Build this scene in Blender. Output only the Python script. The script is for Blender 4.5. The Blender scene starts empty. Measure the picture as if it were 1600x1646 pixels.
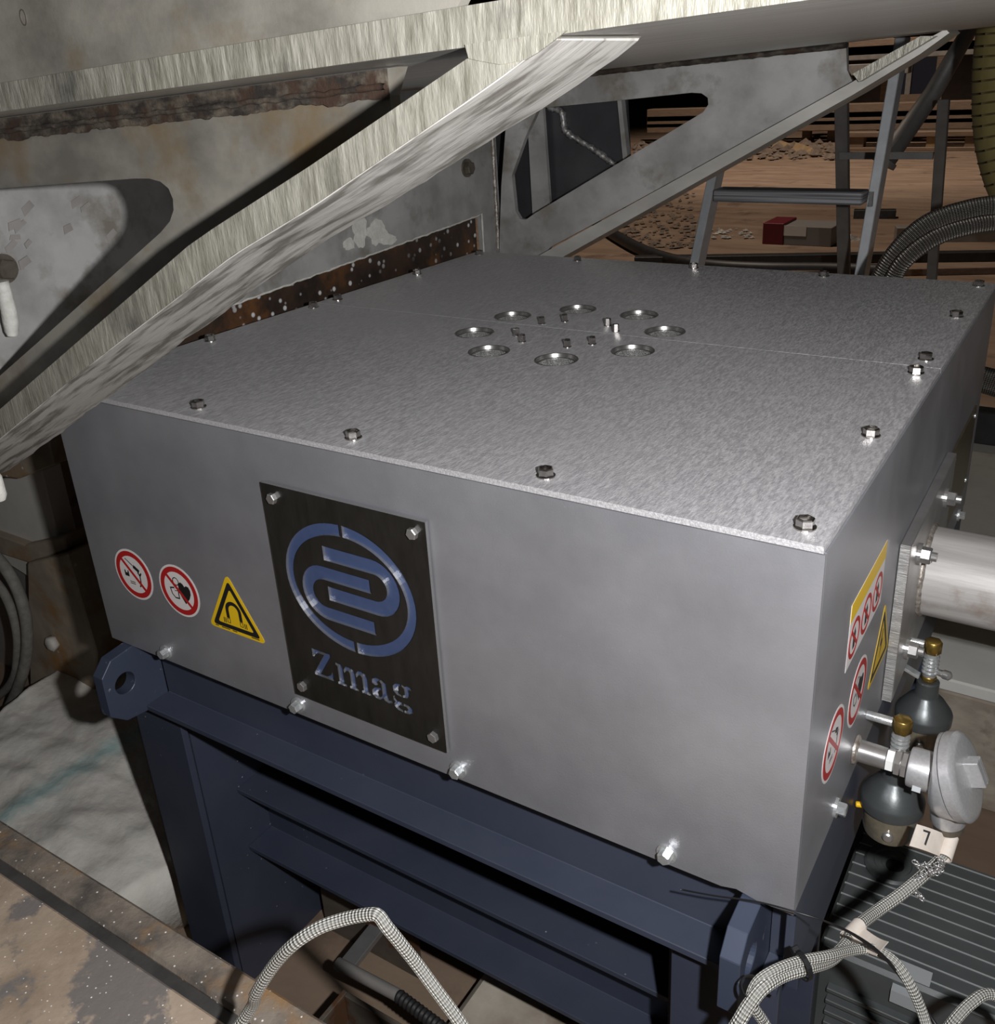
import bpy, bmesh, math, random
from mathutils import Vector, Matrix, noise
from mathutils.geometry import tessellate_polygon
random.seed(7)
S = bpy.context.scene
COL = S.collection
PI = math.pi

# ------------------------------------------------------------------ camera
CR = Matrix(((0.8465443211143872, 0.5299264236003793, -0.05040533661105945),
             (0.16636098247660652, -0.35332195421510026, -0.9205909081547108),
             (-0.5056547595921363, 0.7709355240471205, -0.387261774336219)))   # world -> camera (x right, y down, z forward)
CC = Vector((1.1514034168730722, -0.6652899924693942, 0.7347666322259988))
CF, CX, CY = 1514.54, 822.81, 750.478            # focal length and principal point, 1600 x 1646 frame
cam = bpy.data.cameras.new('camera'); camo = bpy.data.objects.new('camera', cam); COL.objects.link(camo)
cam.sensor_fit = 'HORIZONTAL'; cam.sensor_width = 36.0; cam.lens = CF * 36.0 / 1600
if True:
    asp = 1646.0
    cam.sensor_fit = 'VERTICAL'; cam.sensor_height = 36.0; cam.lens = CF * 36.0 / asp
    cam.shift_x = -(CX - 800) / asp; cam.shift_y = (CY - 823) / asp
cam.clip_start = 0.02; cam.clip_end = 100
rt = CR.transposed()
mw = Matrix.Identity(4)
for i in range(3):
    mw[i][0] = rt[i][0]; mw[i][1] = -rt[i][1]; mw[i][2] = -rt[i][2]; mw[i][3] = CC[i]
camo.matrix_world = mw
S.camera = camo

# ------------------------------------------------------------------ world, lights, exposure
W = bpy.data.worlds.new('World'); S.world = W; W.use_nodes = True
W.node_tree.nodes['Background'].inputs[0].default_value = (0.9, 0.93, 1.0, 1)
W.node_tree.nodes['Background'].inputs[1].default_value = 0.012
S.view_settings.view_transform = 'Standard'; S.view_settings.look = 'None'
S.view_settings.exposure = 0.2; S.view_settings.gamma = 1.0; S.view_settings.use_curve_mapping = False

def add_light(name, kind, loc, power, color=(1, 1, 1), size=0.02, target=None, size_y=None):
    l = bpy.data.lights.new(name, kind); o = bpy.data.objects.new(name, l); COL.objects.link(o)
    l.energy = power; l.color = color; o.location = loc
    if kind == 'AREA':
        l.shape = 'RECTANGLE'; l.size = size; l.size_y = size_y or size
    else:
        l.shadow_soft_size = size
    if target is not None:
        d = Vector(target) - Vector(loc); o.rotation_euler = d.to_track_quat('-Z', 'Y').to_euler()
    return o
FLOOR = -0.75
right = Vector(CR[0]); up = -Vector(CR[1]); fwd = Vector(CR[2])
# hand lamp / flash held beside the phone
add_light('hand_flash', 'POINT', CC + right * 0.13 + up * 0.02, 55.0, (0.985, 0.985, 1.0), 0.012)
# ceiling lamps of the hall, far behind the machine
for nm, lc_, tg_, pw in (('hall_lamp', (-2.6, 6.5, 6.0), (-1.8, 7.6, FLOOR), 700), ('hall_lamp.001', (-3.5, 13.5, 6.5), (-3.0, 15.5, FLOOR), 1300)):
    lo_ = add_light(nm, 'SPOT', lc_, pw, (1.0, 0.84, 0.70), 0.25, tg_)
    lo_.data.spot_size = math.radians(95); lo_.data.spot_blend = 0.6

def ray(u, v):
    return rt @ Vector(((u - CX) / CF, (v - CY) / CF, 1.0))
def on(ax, val, u, v):
    d = ray(u, v); i = 'xyz'.index(ax)
    return CC + d * ((val - CC[i]) / d[i])
def onx(val, pts): return [(lambda p: (p.y, p.z))(on('x', val, *q)) for q in pts]
def ony(val, pts): return [(lambda p: (p.x, p.z))(on('y', val, *q)) for q in pts]
def onz(val, pts): return [(lambda p: (p.x, p.y))(on('z', val, *q)) for q in pts]

# ------------------------------------------------------------------ materials
MATS = {}
def mat(name, c1, c2=None, metal=0.0, rough=0.5, scale=12.0, stretch=(1, 1, 1), detail=5.0, lo=0.35, hi=0.65,
        bump=0.0, bscale=250.0, bstretch=None, c3=None, s3=4.0, lo3=0.55, hi3=0.62, rvar=0.0, spec=0.5, speck=None, uv=False, coat=0.0, emit=None):
    m = bpy.data.materials.new(name); m.use_nodes = True; MATS[name] = m
    nt = m.node_tree; N = nt.nodes; L = nt.links; b = N['Principled BSDF']
    b.inputs['Metallic'].default_value = metal; b.inputs['Roughness'].default_value = rough
    b.inputs['Specular IOR Level'].default_value = spec
    b.inputs['Coat Weight'].default_value = coat
    b.inputs['Base Color'].default_value = (*c1, 1)
    if emit:
        b.inputs['Emission Color'].default_value = (*c1, 1); b.inputs['Emission Strength'].default_value = emit
    tc = N.new('ShaderNodeTexCoord')
    def nz(sc, st, det):
        mp = N.new('ShaderNodeMapping'); mp.inputs['Scale'].default_value = st
        L.new(tc.outputs['UV' if uv else 'Object'], mp.inputs[0])
        n = N.new('ShaderNodeTexNoise'); n.inputs['Scale'].default_value = sc; n.inputs['Detail'].default_value = det
        n.inputs['Roughness'].default_value = 0.6
        L.new(mp.outputs[0], n.inputs['Vector']); return n
    def ramp(src, a, bb):
        r = N.new('ShaderNodeMapRange'); r.inputs['From Min'].default_value = a; r.inputs['From Max'].default_value = bb
        L.new(src, r.inputs['Value']); return r.outputs[0]
    col = None
    if c2:
        n = nz(scale, stretch, detail)
        mx = N.new('ShaderNodeMix'); mx.data_type = 'RGBA'
        mx.inputs['A'].default_value = (*c1, 1); mx.inputs['B'].default_value = (*c2, 1)
        f = ramp(n.outputs['Fac'], lo, hi); L.new(f, mx.inputs['Factor']); col = mx.outputs['Result']
        if rvar:
            r = N.new('ShaderNodeMapRange'); r.inputs['To Min'].default_value = rough - rvar; r.inputs['To Max'].default_value = rough + rvar
            L.new(f, r.inputs['Value']); L.new(r.outputs[0], b.inputs['Roughness'])
    if c3:
        n = nz(s3, (1, 1, 1), 6)
        mx = N.new('ShaderNodeMix'); mx.data_type = 'RGBA'
        if col: L.new(col, mx.inputs['A'])
        else: mx.inputs['A'].default_value = (*c1, 1)
        mx.inputs['B'].default_value = (*c3, 1)
        L.new(ramp(n.outputs['Fac'], lo3, hi3), mx.inputs['Factor']); col = mx.outputs['Result']
    if speck:
        sc, cs, sz, th = speck
        n = N.new('ShaderNodeTexVoronoi'); n.inputs['Scale'].default_value = sc
        L.new(tc.outputs['Object'], n.inputs['Vector'])
        n2 = nz(sc * 0.06, (1, 1, 1), 4)
        mul = N.new('ShaderNodeMath'); mul.operation = 'MULTIPLY'; L.new(ramp(n.outputs['Distance'], sz, sz * .6), mul.inputs[0])
        L.new(ramp(n2.outputs['Fac'], th, th + .08), mul.inputs[1])
        mx = N.new('ShaderNodeMix'); mx.data_type = 'RGBA'
        if col: L.new(col, mx.inputs['A'])
        else: mx.inputs['A'].default_value = (*c1, 1)
        mx.inputs['B'].default_value = (*cs, 1)
        L.new(mul.outputs[0], mx.inputs['Factor']); col = mx.outputs['Result']
    if col: L.new(col, b.inputs['Base Color'])
    if bump:
        n = nz(bscale, bstretch or (1, 1, 1), 4)
        bp = N.new('ShaderNodeBump'); bp.inputs['Strength'].default_value = bump; bp.inputs['Distance'].default_value = 0.002
        L.new(n.outputs['Fac'], bp.inputs['Height']); L.new(bp.outputs[0], b.inputs['Normal'])
    return m

def braid(name, ca, cb, nu, nv, metal=0.8, rough=0.35):
    """woven sheath: tube UV, u in metres along, v once around"""
    m = bpy.data.materials.new(name); m.use_nodes = True; MATS[name] = m
    nt = m.node_tree; N = nt.nodes; L = nt.links; b = N['Principled BSDF']
    b.inputs['Metallic'].default_value = metal; b.inputs['Roughness'].default_value = rough
    tc = N.new('ShaderNodeTexCoord'); sp = N.new('ShaderNodeSeparateXYZ'); L.new(tc.outputs['UV'], sp.inputs[0])
    def wave(sign):
        a = N.new('ShaderNodeMath'); a.operation = 'MULTIPLY'; a.inputs[1].default_value = nu * 2 * PI; L.new(sp.outputs[0], a.inputs[0])
        c = N.new('ShaderNodeMath'); c.operation = 'MULTIPLY'; c.inputs[1].default_value = sign * nv * 2 * PI; L.new(sp.outputs[1], c.inputs[0])
        d = N.new('ShaderNodeMath'); d.operation = 'ADD'; L.new(a.outputs[0], d.inputs[0]); L.new(c.outputs[0], d.inputs[1])
        s = N.new('ShaderNodeMath'); s.operation = 'SINE'; L.new(d.outputs[0], s.inputs[0]); return s.outputs[0]
    p = N.new('ShaderNodeMath'); p.operation = 'MULTIPLY'; L.new(wave(1), p.inputs[0]); L.new(wave(-1), p.inputs[1])
    r = N.new('ShaderNodeMapRange'); r.inputs['From Min'].default_value = -0.6; r.inputs['From Max'].default_value = 0.5; L.new(p.outputs[0], r.inputs['Value'])
    mx = N.new('ShaderNodeMix'); mx.data_type = 'RGBA'; mx.inputs['A'].default_value = (*cb, 1); mx.inputs['B'].default_value = (*ca, 1)
    L.new(r.outputs[0], mx.inputs['Factor']); L.new(mx.outputs['Result'], b.inputs['Base Color'])
    bp = N.new('ShaderNodeBump'); bp.inputs['Strength'].default_value = 0.8; bp.inputs['Distance'].default_value = 0.0015
    L.new(p.outputs[0], bp.inputs['Height']); L.new(bp.outputs[0], b.inputs['Normal'])
    return m

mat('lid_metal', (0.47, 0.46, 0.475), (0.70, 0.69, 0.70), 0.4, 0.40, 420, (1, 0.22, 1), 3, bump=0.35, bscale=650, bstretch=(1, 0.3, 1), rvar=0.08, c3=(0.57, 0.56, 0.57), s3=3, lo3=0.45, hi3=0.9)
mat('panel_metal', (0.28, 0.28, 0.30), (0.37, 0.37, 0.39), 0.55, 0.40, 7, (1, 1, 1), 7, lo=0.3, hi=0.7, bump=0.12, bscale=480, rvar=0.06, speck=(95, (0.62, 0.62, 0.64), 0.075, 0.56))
mat('steel', (0.45, 0.44, 0.43), (0.55, 0.54, 0.53), 0.8, 0.28, 60)
mat('zinc', (0.62, 0.64, 0.64), (0.8, 0.82, 0.82), 0.75, 0.22, 200, bump=0.15, bscale=500)
mat('vent_mesh', (0.85, 0.85, 0.85), (0.06, 0.06, 0.06), 0.3, 0.35, 650, (1, 1, 1), 1, lo=0.46, hi=0.58, bump=1.0, bscale=650)
mat('ring_metal', (0.34, 0.33, 0.32), metal=0.9, rough=0.3)
mat('dark_gap', (0.006, 0.006, 0.006), rough=0.9)
mat('name_black', (0.018, 0.0165, 0.014), (0.026, 0.024, 0.021), 0.3, 0.38, 80, (1, 1, 0.3))
mat('logo_blue', (0.042, 0.066, 0.148), (0.05, 0.074, 0.158), 0.0, 0.4, 100)
mat('cut_edge', (0.5, 0.5, 0.5), metal=0.85, rough=0.25)
mat('frame_blue', (0.040, 0.048, 0.074), (0.051, 0.059, 0.086), 0.0, 0.42, 7, (1, 1, 1), 6, bump=0.05, bscale=300, speck=(55, (0.3, 0.31, 0.34), 0.085, 0.55))
mat('frame_blue_worn', (0.045, 0.056, 0.088), (0.3, 0.3, 0.3), 0.1, 0.4, 60, (1, 1, 1), 8, lo=0.64, hi=0.72)
mat('sticker_white', (0.72, 0.68, 0.66), rough=0.5)
mat('sticker_red', (0.42, 0.012, 0.012), rough=0.5)
mat('sticker_black', (0.01, 0.01, 0.01), rough=0.5)
mat('sticker_yellow', (0.78, 0.50, 0.008), rough=0.5)
mat('pipe_alu', (0.34, 0.325, 0.31), (0.50, 0.48, 0.46), 0.15, 0.5, 9, (0.35, 5, 5), 8, lo=0.38, hi=0.62, c3=(0.27, 0.22, 0.185), s3=16, lo3=0.56, hi3=0.72, bump=0.15, bscale=60, bstretch=(0.2, 5, 5))
mat('flange_steel', (0.36, 0.35, 0.34), (0.44, 0.43, 0.42), 0.7, 0.38, 25)
mat('grooved', (0.30, 0.29, 0.28), (0.48, 0.47, 0.45), 0.5, 0.4, 30, (1, 1, 14), 2, bump=0.5, bscale=60, bstretch=(1, 1, 14))
mat('weld', (0.20, 0.16, 0.13), (0.45, 0.42, 0.38), 0.5, 0.45, 140, bump=0.9, bscale=140)
mat('plate_brown', (0.16, 0.13, 0.08), (0.20, 0.16, 0.1), 0.6, 0.3, 20)
mat('brass', (0.42, 0.28, 0.07), (0.30, 0.20, 0.06), 0.85, 0.28, 40)
mat('dark_plastic', (0.075, 0.082, 0.082), (0.085, 0.092, 0.092), 0.45, 0.34, 40, bump=0.05, bscale=300)
mat('bowl_clear', (0.20, 0.17, 0.12), (0.10, 0.09, 0.07), 0.1, 0.08, 30, coat=0.6)
mat('cast_alu', (0.48, 0.48, 0.485), (0.56, 0.56, 0.565), 0.55, 0.36, 300, bump=0.08, bscale=700)
mat('ptfe', (0.8, 0.8, 0.78), rough=0.5)
mat('paper', (0.60, 0.53, 0.46), (0.66, 0.59, 0.52), 0, 0.8, 90)
mat('black_plastic', (0.010, 0.010, 0.011), rough=0.4)
mat('bolt_steel', (0.52, 0.50, 0.48), (0.42, 0.40, 0.38), 1.0, 0.22, 60)
mat('yellow_plastic', (0.75, 0.45, 0.01), rough=0.4)
# overhead steelwork
mat('sawn_edge', (0.17, 0.16, 0.125), (0.37, 0.355, 0.30), 0.3, 0.42, 34, (5, 3, 1.0), 6, lo=0.3, hi=0.68, bump=0.6, bscale=55, bstretch=(5, 3, 1), c3=(0.10, 0.095, 0.085), s3=14, lo3=0.52, hi3=0.72)
mat('mill_plate', (0.125, 0.117, 0.10), (0.25, 0.235, 0.20), 0.12, 0.5, 7, (1, 1, 1.6), 9, lo=0.36, hi=0.62, c3=(0.15, 0.105, 0.055), s3=8, lo3=0.50, hi3=0.66, bump=0.12, bscale=120)
mat('mill_plate_cool', (0.27, 0.265, 0.255), (0.42, 0.415, 0.40), 0.2, 0.45, 8, (1, 1, 1), 8, lo=0.36, hi=0.62, c3=(0.20, 0.18, 0.15), s3=9, lo3=0.54, hi3=0.68, bump=0.12, bscale=120)
mat('brushed_under', (0.40, 0.385, 0.35), (0.66, 0.64, 0.59), 0.45, 0.36, 8, (0.4, 18, 1), 5, lo=0.3, hi=0.66, bump=0.3, bscale=40, bstretch=(0.3, 12, 1))
mat('white_coat', (0.42, 0.405, 0.375), (0.15, 0.14, 0.12), 0.0, 0.75, 16, (0.8, 3.5, 0.8), 9, lo=0.46, hi=0.60, bump=0.6, bscale=30, bstretch=(0.6, 3, 0.6))
mat('rust_weld', (0.016, 0.012, 0.009), (0.11, 0.09, 0.066), 0.1, 0.8, 40, (1, 1, 2), 9, lo=0.42, hi=0.68, bump=0.9, bscale=90, c3=(0.035, 0.018, 0.010), s3=30, lo3=0.5, hi3=0.6)
mat('rusty_beam', (0.06, 0.033, 0.02), (0.022, 0.016, 0.013), 0.1, 0.55, 14, (1, 1, 1), 8, bump=0.5, bscale=90, c3=(0.13, 0.055, 0.02), s3=10, lo3=0.52, hi3=0.65, speck=(48, (0.7, 0.7, 0.7), 0.26, 0.44))
mat('bolt_dark', (0.10, 0.085, 0.065), (0.16, 0.14, 0.11), 0.5, 0.4, 60)
mat('dark_plate', (0.045, 0.045, 0.05), (0.07, 0.07, 0.075), 0.4, 0.4, 8)
mat('splatter', (0.5, 0.5, 0.5), (0.2, 0.18, 0.16), 0.6, 0.35, 120, bump=1.0, bscale=160)
# room and surroundings
mat('dirt_floor', (0.19, 0.125, 0.085), (0.28, 0.20, 0.14), 0, 0.9, 1.6, (1, 3, 1), 9, bump=0.6, bscale=25, c3=(0.10, 0.065, 0.045), s3=3.0, lo3=0.58, hi3=0.72)
mat('back_wall', (0.12, 0.085, 0.068), (0.08, 0.06, 0.05), 0, 0.9, 2)
mat('navy', (0.004, 0.006, 0.02), rough=0.6)
mat('wood', (0.19, 0.132, 0.092), (0.26, 0.185, 0.13), 0, 0.8, 6, (1, 8, 8))
mat('wood_orange', (0.30, 0.20, 0.105), (0.36, 0.25, 0.14), 0, 0.8, 6)
mat('ladder_alu', (0.66, 0.68, 0.70), (0.80, 0.82, 0.84), 0.35, 0.36, 20)
mat('ladder_grip', (0.22, 0.22, 0.23), (0.6, 0.6, 0.62), 0.4, 0.4, 40, (0.05, 0.05, 6), 1)
mat('olive_hose', (0.22, 0.18, 0.065), (0.27, 0.22, 0.085), 0, 0.55, 20)
mat('olive_rib', (0.09, 0.07, 0.026), rough=0.6)
mat('black_rubber', (0.018, 0.017, 0.017), (0.03, 0.028, 0.027), 0, 0.5, 20)
mat('dull_steel', (0.24, 0.225, 0.21), (0.32, 0.30, 0.28), 0.3, 0.55, 12)
mat('carton_red', (0.12, 0.006, 0.012), rough=0.6)
mat('carton_grey', (0.2, 0.19, 0.18), rough=0.7)
mat('card_white', (0.65, 0.62, 0.58), rough=0.7)
mat('rubble', (0.13, 0.095, 0.072), (0.22, 0.175, 0.14), 0, 0.9, 14, bump=0.6, bscale=60)
mat('scrap', (0.55, 0.53, 0.5), (0.3, 0.28, 0.25), 0.3, 0.5, 30)
mat('concrete', (0.58, 0.545, 0.47), (0.68, 0.645, 0.56), 0, 0.85, 5, (1, 1, 1), 8, bump=0.2, bscale=70, c3=(0.46, 0.41, 0.34), s3=7, lo3=0.55, hi3=0.75)
mat('concrete_white', (0.82, 0.80, 0.74), (0.72, 0.70, 0.64), 0, 0.8, 6, bump=0.15, bscale=60)
mat('stone_brown', (0.34, 0.285, 0.225), (0.56, 0.50, 0.41), 0, 0.85, 6, (1, 1, 2.0), 9, lo=0.38, hi=0.62, bump=0.4, bscale=30, c3=(0.17, 0.125, 0.085), s3=7, lo3=0.54, hi3=0.66)
mat('unit_grey', (0.085, 0.093, 0.093), (0.105, 0.113, 0.113), 0.0, 0.42, 9, bump=0.03, bscale=200)
mat('unit_line', (0.42, 0.43, 0.43), rough=0.4)
mat('unit_label', (0.42, 0.44, 0.45), rough=0.5)
mat('rust_plate', (0.33, 0.25, 0.18), (0.52, 0.41, 0.31), 0.05, 0.7, 9, (1, 1, 1), 10, lo=0.36, hi=0.62, bump=0.6, bscale=60, c3=(0.21, 0.185, 0.17), s3=11, lo3=0.49, hi3=0.535, speck=(120, (1.0, 0.95, 0.88), 0.13, 0.40))
mat('rust_edge', (0.115, 0.10, 0.088), (0.30, 0.25, 0.20), 0.15, 0.55, 16, (1, 1, 1), 9, lo=0.38, hi=0.64, bump=0.7, bscale=90, c3=(0.33, 0.20, 0.10), s3=9, lo3=0.56, hi3=0.68, speck=(110, (1.0, 0.95, 0.9), 0.15, 0.38))
mat('groove_dark', (0.05, 0.048, 0.046), (0.08, 0.075, 0.07), 0.2, 0.6, 20, bump=0.3, bscale=80)
mat('rusty_box', (0.09, 0.075, 0.06), (0.14, 0.115, 0.09), 0.1, 0.7, 20, c3=(0.10, 0.045, 0.02), s3=10)
mat('left_panel', (0.58, 0.55, 0.50), (0.68, 0.65, 0.59), 0.0, 0.6, 6, (1, 1, 1), 7)
mat('left_rust', (0.28, 0.225, 0.17), (0.42, 0.35, 0.265), 0.1, 0.65, 9, (1, 1, 1), 8, c3=(0.34, 0.185, 0.07), s3=7, lo3=0.48, hi3=0.62, speck=(30, (0.8, 0.78, 0.74), 0.14, 0.5))
mat('rope', (0.24, 0.225, 0.2), (0.17, 0.16, 0.14), 0, 0.8, 60)
mat('white_strap', (0.62, 0.61, 0.56), (0.5, 0.49, 0.44), 0, 0.8, 80, bump=0.5, bscale=200)
mat('tag_ink', (0.03, 0.03, 0.03), rough=0.7)
braid('braid_cable', (0.52, 0.51, 0.47), (0.26, 0.255, 0.225), 150, 7, 0.2, 0.45)
braid('braid_hose', (0.34, 0.31, 0.27), (0.06, 0.055, 0.05), 95, 22, 0.8, 0.34)

def fabric_material():
    m = mat('white_fabric', (0.90, 0.865, 0.79), (0.72, 0.68, 0.61), 0, 0.9, 14, (1, 1, 1), 8, lo=0.35, hi=0.7, bump=0.9, bscale=55)
    nt = m.node_tree; N = nt.nodes; L = nt.links; b = N['Principled BSDF']
    src = b.inputs['Base Color'].links[0].from_socket
    a = Vector((on('z', -0.6, 20, 1300).x, on('z', -0.6, 20, 1300).y)); c = Vector((on('z', -0.6, 205, 1190).x, on('z', -0.6, 205, 1190).y))
    d = (c - a).normalized(); nx, ny = -d.y, d.x; off = -(nx * a.x + ny * a.y)
    tc = N.new('ShaderNodeTexCoord'); sp = N.new('ShaderNodeSeparateXYZ'); L.new(tc.outputs['Object'], sp.inputs[0])
    def mth(op, x, y):
        n = N.new('ShaderNodeMath'); n.operation = op
        for i, q in enumerate((x, y)):
            if isinstance(q, (int, float)): n.inputs[i].default_value = q
            elif q is not None: L.new(q, n.inputs[i])
        return n.outputs[0]
    nz = N.new('ShaderNodeTexNoise'); nz.inputs['Scale'].default_value = 25; nz.inputs['Detail'].default_value = 6; L.new(tc.outputs['Object'], nz.inputs['Vector'])
    dist = mth('ABSOLUTE', mth('ADD', mth('ADD', mth('MULTIPLY', sp.outputs[0], nx), mth('MULTIPLY', sp.outputs[1], ny)), off), None)
    v = mth('ADD', dist, mth('MULTIPLY', mth('SUBTRACT', nz.outputs['Fac'], 0.5), 0.09))
    r = N.new('ShaderNodeMapRange'); r.inputs['From Min'].default_value = 0.045; r.inputs['From Max'].default_value = 0.0
    r.inputs['To Max'].default_value = 0.6
    L.new(v, r.inputs['Value'])
    mx = N.new('ShaderNodeMix'); mx.data_type = 'RGBA'; L.new(r.outputs[0], mx.inputs['Factor'])
    L.new(src, mx.inputs['A']); mx.inputs['B'].default_value = (0.30, 0.60, 0.60, 1); L.new(mx.outputs['Result'], b.inputs['Base Color'])
fabric_material()

# ------------------------------------------------------------------ builders
def link(name, me, m, parent=None, smooth=False, mx=None):
    o = bpy.data.objects.new(name, me); COL.objects.link(o)
    if m is not None and not me.materials:
        me.materials.append(MATS[m] if isinstance(m, str) else m)
    if smooth:
        for p in me.polygons: p.use_smooth = True
    if mx is not None: o.matrix_world = mx
    if parent is not None:
        o.parent = parent
        o.matrix_parent_inverse = parent_world(parent).inverted()
    return o
WORLD = {}
def parent_world(o):
    m = WORLD.get(o.name, Matrix.Identity(4)); return m
def thing(name, label, cat, loc=(0, 0, 0), group=None):
    o = bpy.data.objects.new(name, None); COL.objects.link(o); o.location = loc; o.empty_display_size = 0.05
    WORLD[o.name] = Matrix.Translation(loc)
    return tag(o, label, cat, group)
def tag(o, label, cat, group=None, kind=None):
    o['label'] = label; o['category'] = cat
    if group: o['group'] = group
    if kind: o['kind'] = kind
    return o
def mesh(name, v, f, m, parent=None, smooth=False, bevel=0.0, seg=1):
    me = bpy.data.meshes.new(name); me.from_pydata([tuple(p) for p in v], [], f); me.validate()
    bm = bmesh.new(); bm.from_mesh(me)
    bmesh.ops.recalc_face_normals(bm, faces=bm.faces)
    if bevel:
        es = [e for e in bm.edges if len(e.link_faces) == 2 and e.calc_face_angle(0) > 0.5]
        bmesh.ops.bevel(bm, geom=es, offset=bevel, segments=seg, affect='EDGES', clamp_overlap=True)
    bm.to_mesh(me); bm.free()
    return link(name, me, m, parent, smooth)
def hexa(name, b4, t4, m, parent=None, bevel=0.0):
    v = list(b4) + list(t4)
    f = [(0, 1, 2, 3), (4, 5, 6, 7), (0, 1, 5, 4), (1, 2, 6, 5), (2, 3, 7, 6), (3, 0, 4, 7)]
    return mesh(name, v, f, m, parent, bevel=bevel)
def box(name, a, c, m, parent=None, bevel=0.0):
    x0, y0, z0 = a; x1, y1, z1 = c
    return hexa(name, [(x0, y0, z0), (x1, y0, z0), (x1, y1, z0), (x0, y1, z0)], [(x0, y0, z1), (x1, y0, z1), (x1, y1, z1), (x0, y1, z1)], m, parent, bevel)
def to3(ax, a, p):
    return (a, p[0], p[1]) if ax == 'x' else ((p[0], a, p[1]) if ax == 'y' else (p[0], p[1], a))
def prism(name, ax, outer, a0, a1, m, parent=None, holes=(), bevel=0.0, smooth=False, mside=None):
    loops = [list(outer)] + [list(h) for h in holes]
    tris = tessellate_polygon([[Vector((p[0], p[1], 0)) for p in l] for l in loops])
    flat = [p for l in loops for p in l]; n = len(flat)
    v = [to3(ax, a0, p) for p in flat] + [to3(ax, a1, p) for p in flat]
    f = [tuple(t) for t in tris] + [tuple(i + n for i in t) for t in tris]
    k = 0; ns = len(f)
    for l in loops:
        c = len(l)
        for i in range(c): f.append((k + i, k + (i + 1) % c, n + k + (i + 1) % c, n + k + i))
        k += c
    o = mesh(name, v, f, m, parent, bevel=bevel)
    if mside:
        o.data.materials.append(MATS[mside]); ia = 'xyz'.index(ax)
        for p in o.data.polygons:
            if abs(p.normal[ia]) < 0.5: p.material_index = 1
    return o
def frames(pts):
    P = [Vector(p) for p in pts]; T = []
    for i in range(len(P)):
        t = P[min(i + 1, len(P) - 1)] - P[max(i - 1, 0)]; T.append(t.normalized())
    r = T[0].orthogonal().normalized(); out = []
    for i, t in enumerate(T):
        r = (r - t * r.dot(t)).normalized(); out.append((P[i], t, r, t.cross(r)))
    return out
def catmull(pts, n=8):
    P = [Vector(p) for p in pts]; P = [2 * P[0] - P[1]] + P + [2 * P[-1] - P[-2]]; out = []
    for i in range(1, len(P) - 2):
        a, b, c, d = P[i - 1:i + 3]
        for k in range(n):
            t = k / n
            out.append(0.5 * ((2 * b) + (c - a) * t + (2 * a - 5 * b + 4 * c - d) * t * t + (3 * b - a - 3 * c + d) * t ** 3))
    out.append(P[-2]); return out
def tube_mesh(name, pts, r, sides=12, jitter=0.0):
    fr = frames(pts); v = []; f = []; s = 0.0; us = []
    for i, (p, t, a, b) in enumerate(fr):
        if i: s += (p - fr[i - 1][0]).length
        us.append(s)
        rr = r[i] if isinstance(r, (list, tuple)) else r
        for k in range(sides):
            w = 2 * PI * k / sides; q = rr * (1 + (random.uniform(-jitter, jitter) if jitter else 0))
            v.append(p + (a * math.cos(w) + b * math.sin(w)) * q)
    for i in range(len(fr) - 1):
        for k in range(sides): f.append((i * sides + k, i * sides + (k + 1) % sides, (i + 1) * sides + (k + 1) % sides, (i + 1) * sides + k))
    nf = len(f)
    f.append(tuple(range(sides))); f.append(tuple(reversed(range((len(fr) - 1) * sides, len(fr) * sides))))
    me = bpy.data.meshes.new(name); me.from_pydata([tuple(x) for x in v], [], f)
    uv = me.uv_layers.new(name='UVMap')
    for p in me.polygons:
        if p.index >= nf: continue
        i, k = divmod(p.index, sides)
        vals = [(us[i], k / sides), (us[i], (k + 1) / sides), (us[i + 1], (k + 1) / sides), (us[i + 1], k / sides)]
        for li, q in zip(p.loop_indices, vals): uv.data[li].uv = q
    for p in me.polygons: p.use_smooth = p.index < nf
    return me
def tube(name, pts, r, m, parent=None, sides=12, jitter=0.0):
    return link(name, tube_mesh(name, pts, r, sides, jitter), m, parent)
def lathe_mesh(name, prof, sides=32, closed=False):
    """profile of (r, h) around local z"""
    v = []; f = []
    for r, h in prof:
        for k in range(sides): v.append((r * math.cos(2 * PI * k / sides), r * math.sin(2 * PI * k / sides), h))
    for i in range(len(prof) - 1):
        for k in range(sides): f.append((i * sides + k, i * sides + (k + 1) % sides, (i + 1) * sides + (k + 1) % sides, (i + 1) * sides + k))
    if closed:
        n = len(prof) - 1
        for k in range(sides): f.append((n * sides + k, n * sides + (k + 1) % sides, (k + 1) % sides, k))
    else:
        f.append(tuple(range(sides))); f.append(tuple(range((len(prof) - 1) * sides, len(prof) * sides)))
    me = bpy.data.meshes.new(name); me.from_pydata(v, [], f)
    bm = bmesh.new(); bm.from_mesh(me); bmesh.ops.recalc_face_normals(bm, faces=bm.faces)
    for e in bm.edges:
        e.smooth = not (len(e.link_faces) == 2 and e.calc_face_angle(0) > 0.6)
    bm.to_mesh(me); bm.free()
    for p in me.polygons: p.use_smooth = True
    return me
def axis_mx(origin, d):
    q = Vector((0, 0, 1)).rotation_difference(Vector(d).normalized())
    return Matrix.Translation(Vector(origin)) @ q.to_matrix().to_4x4()
def lathe(name, prof, origin, d, m, parent=None, sides=32, closed=False):
    me = lathe_mesh(name, prof, sides, closed); me.transform(axis_mx(origin, d))
    return link(name, me, m, parent)
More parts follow.
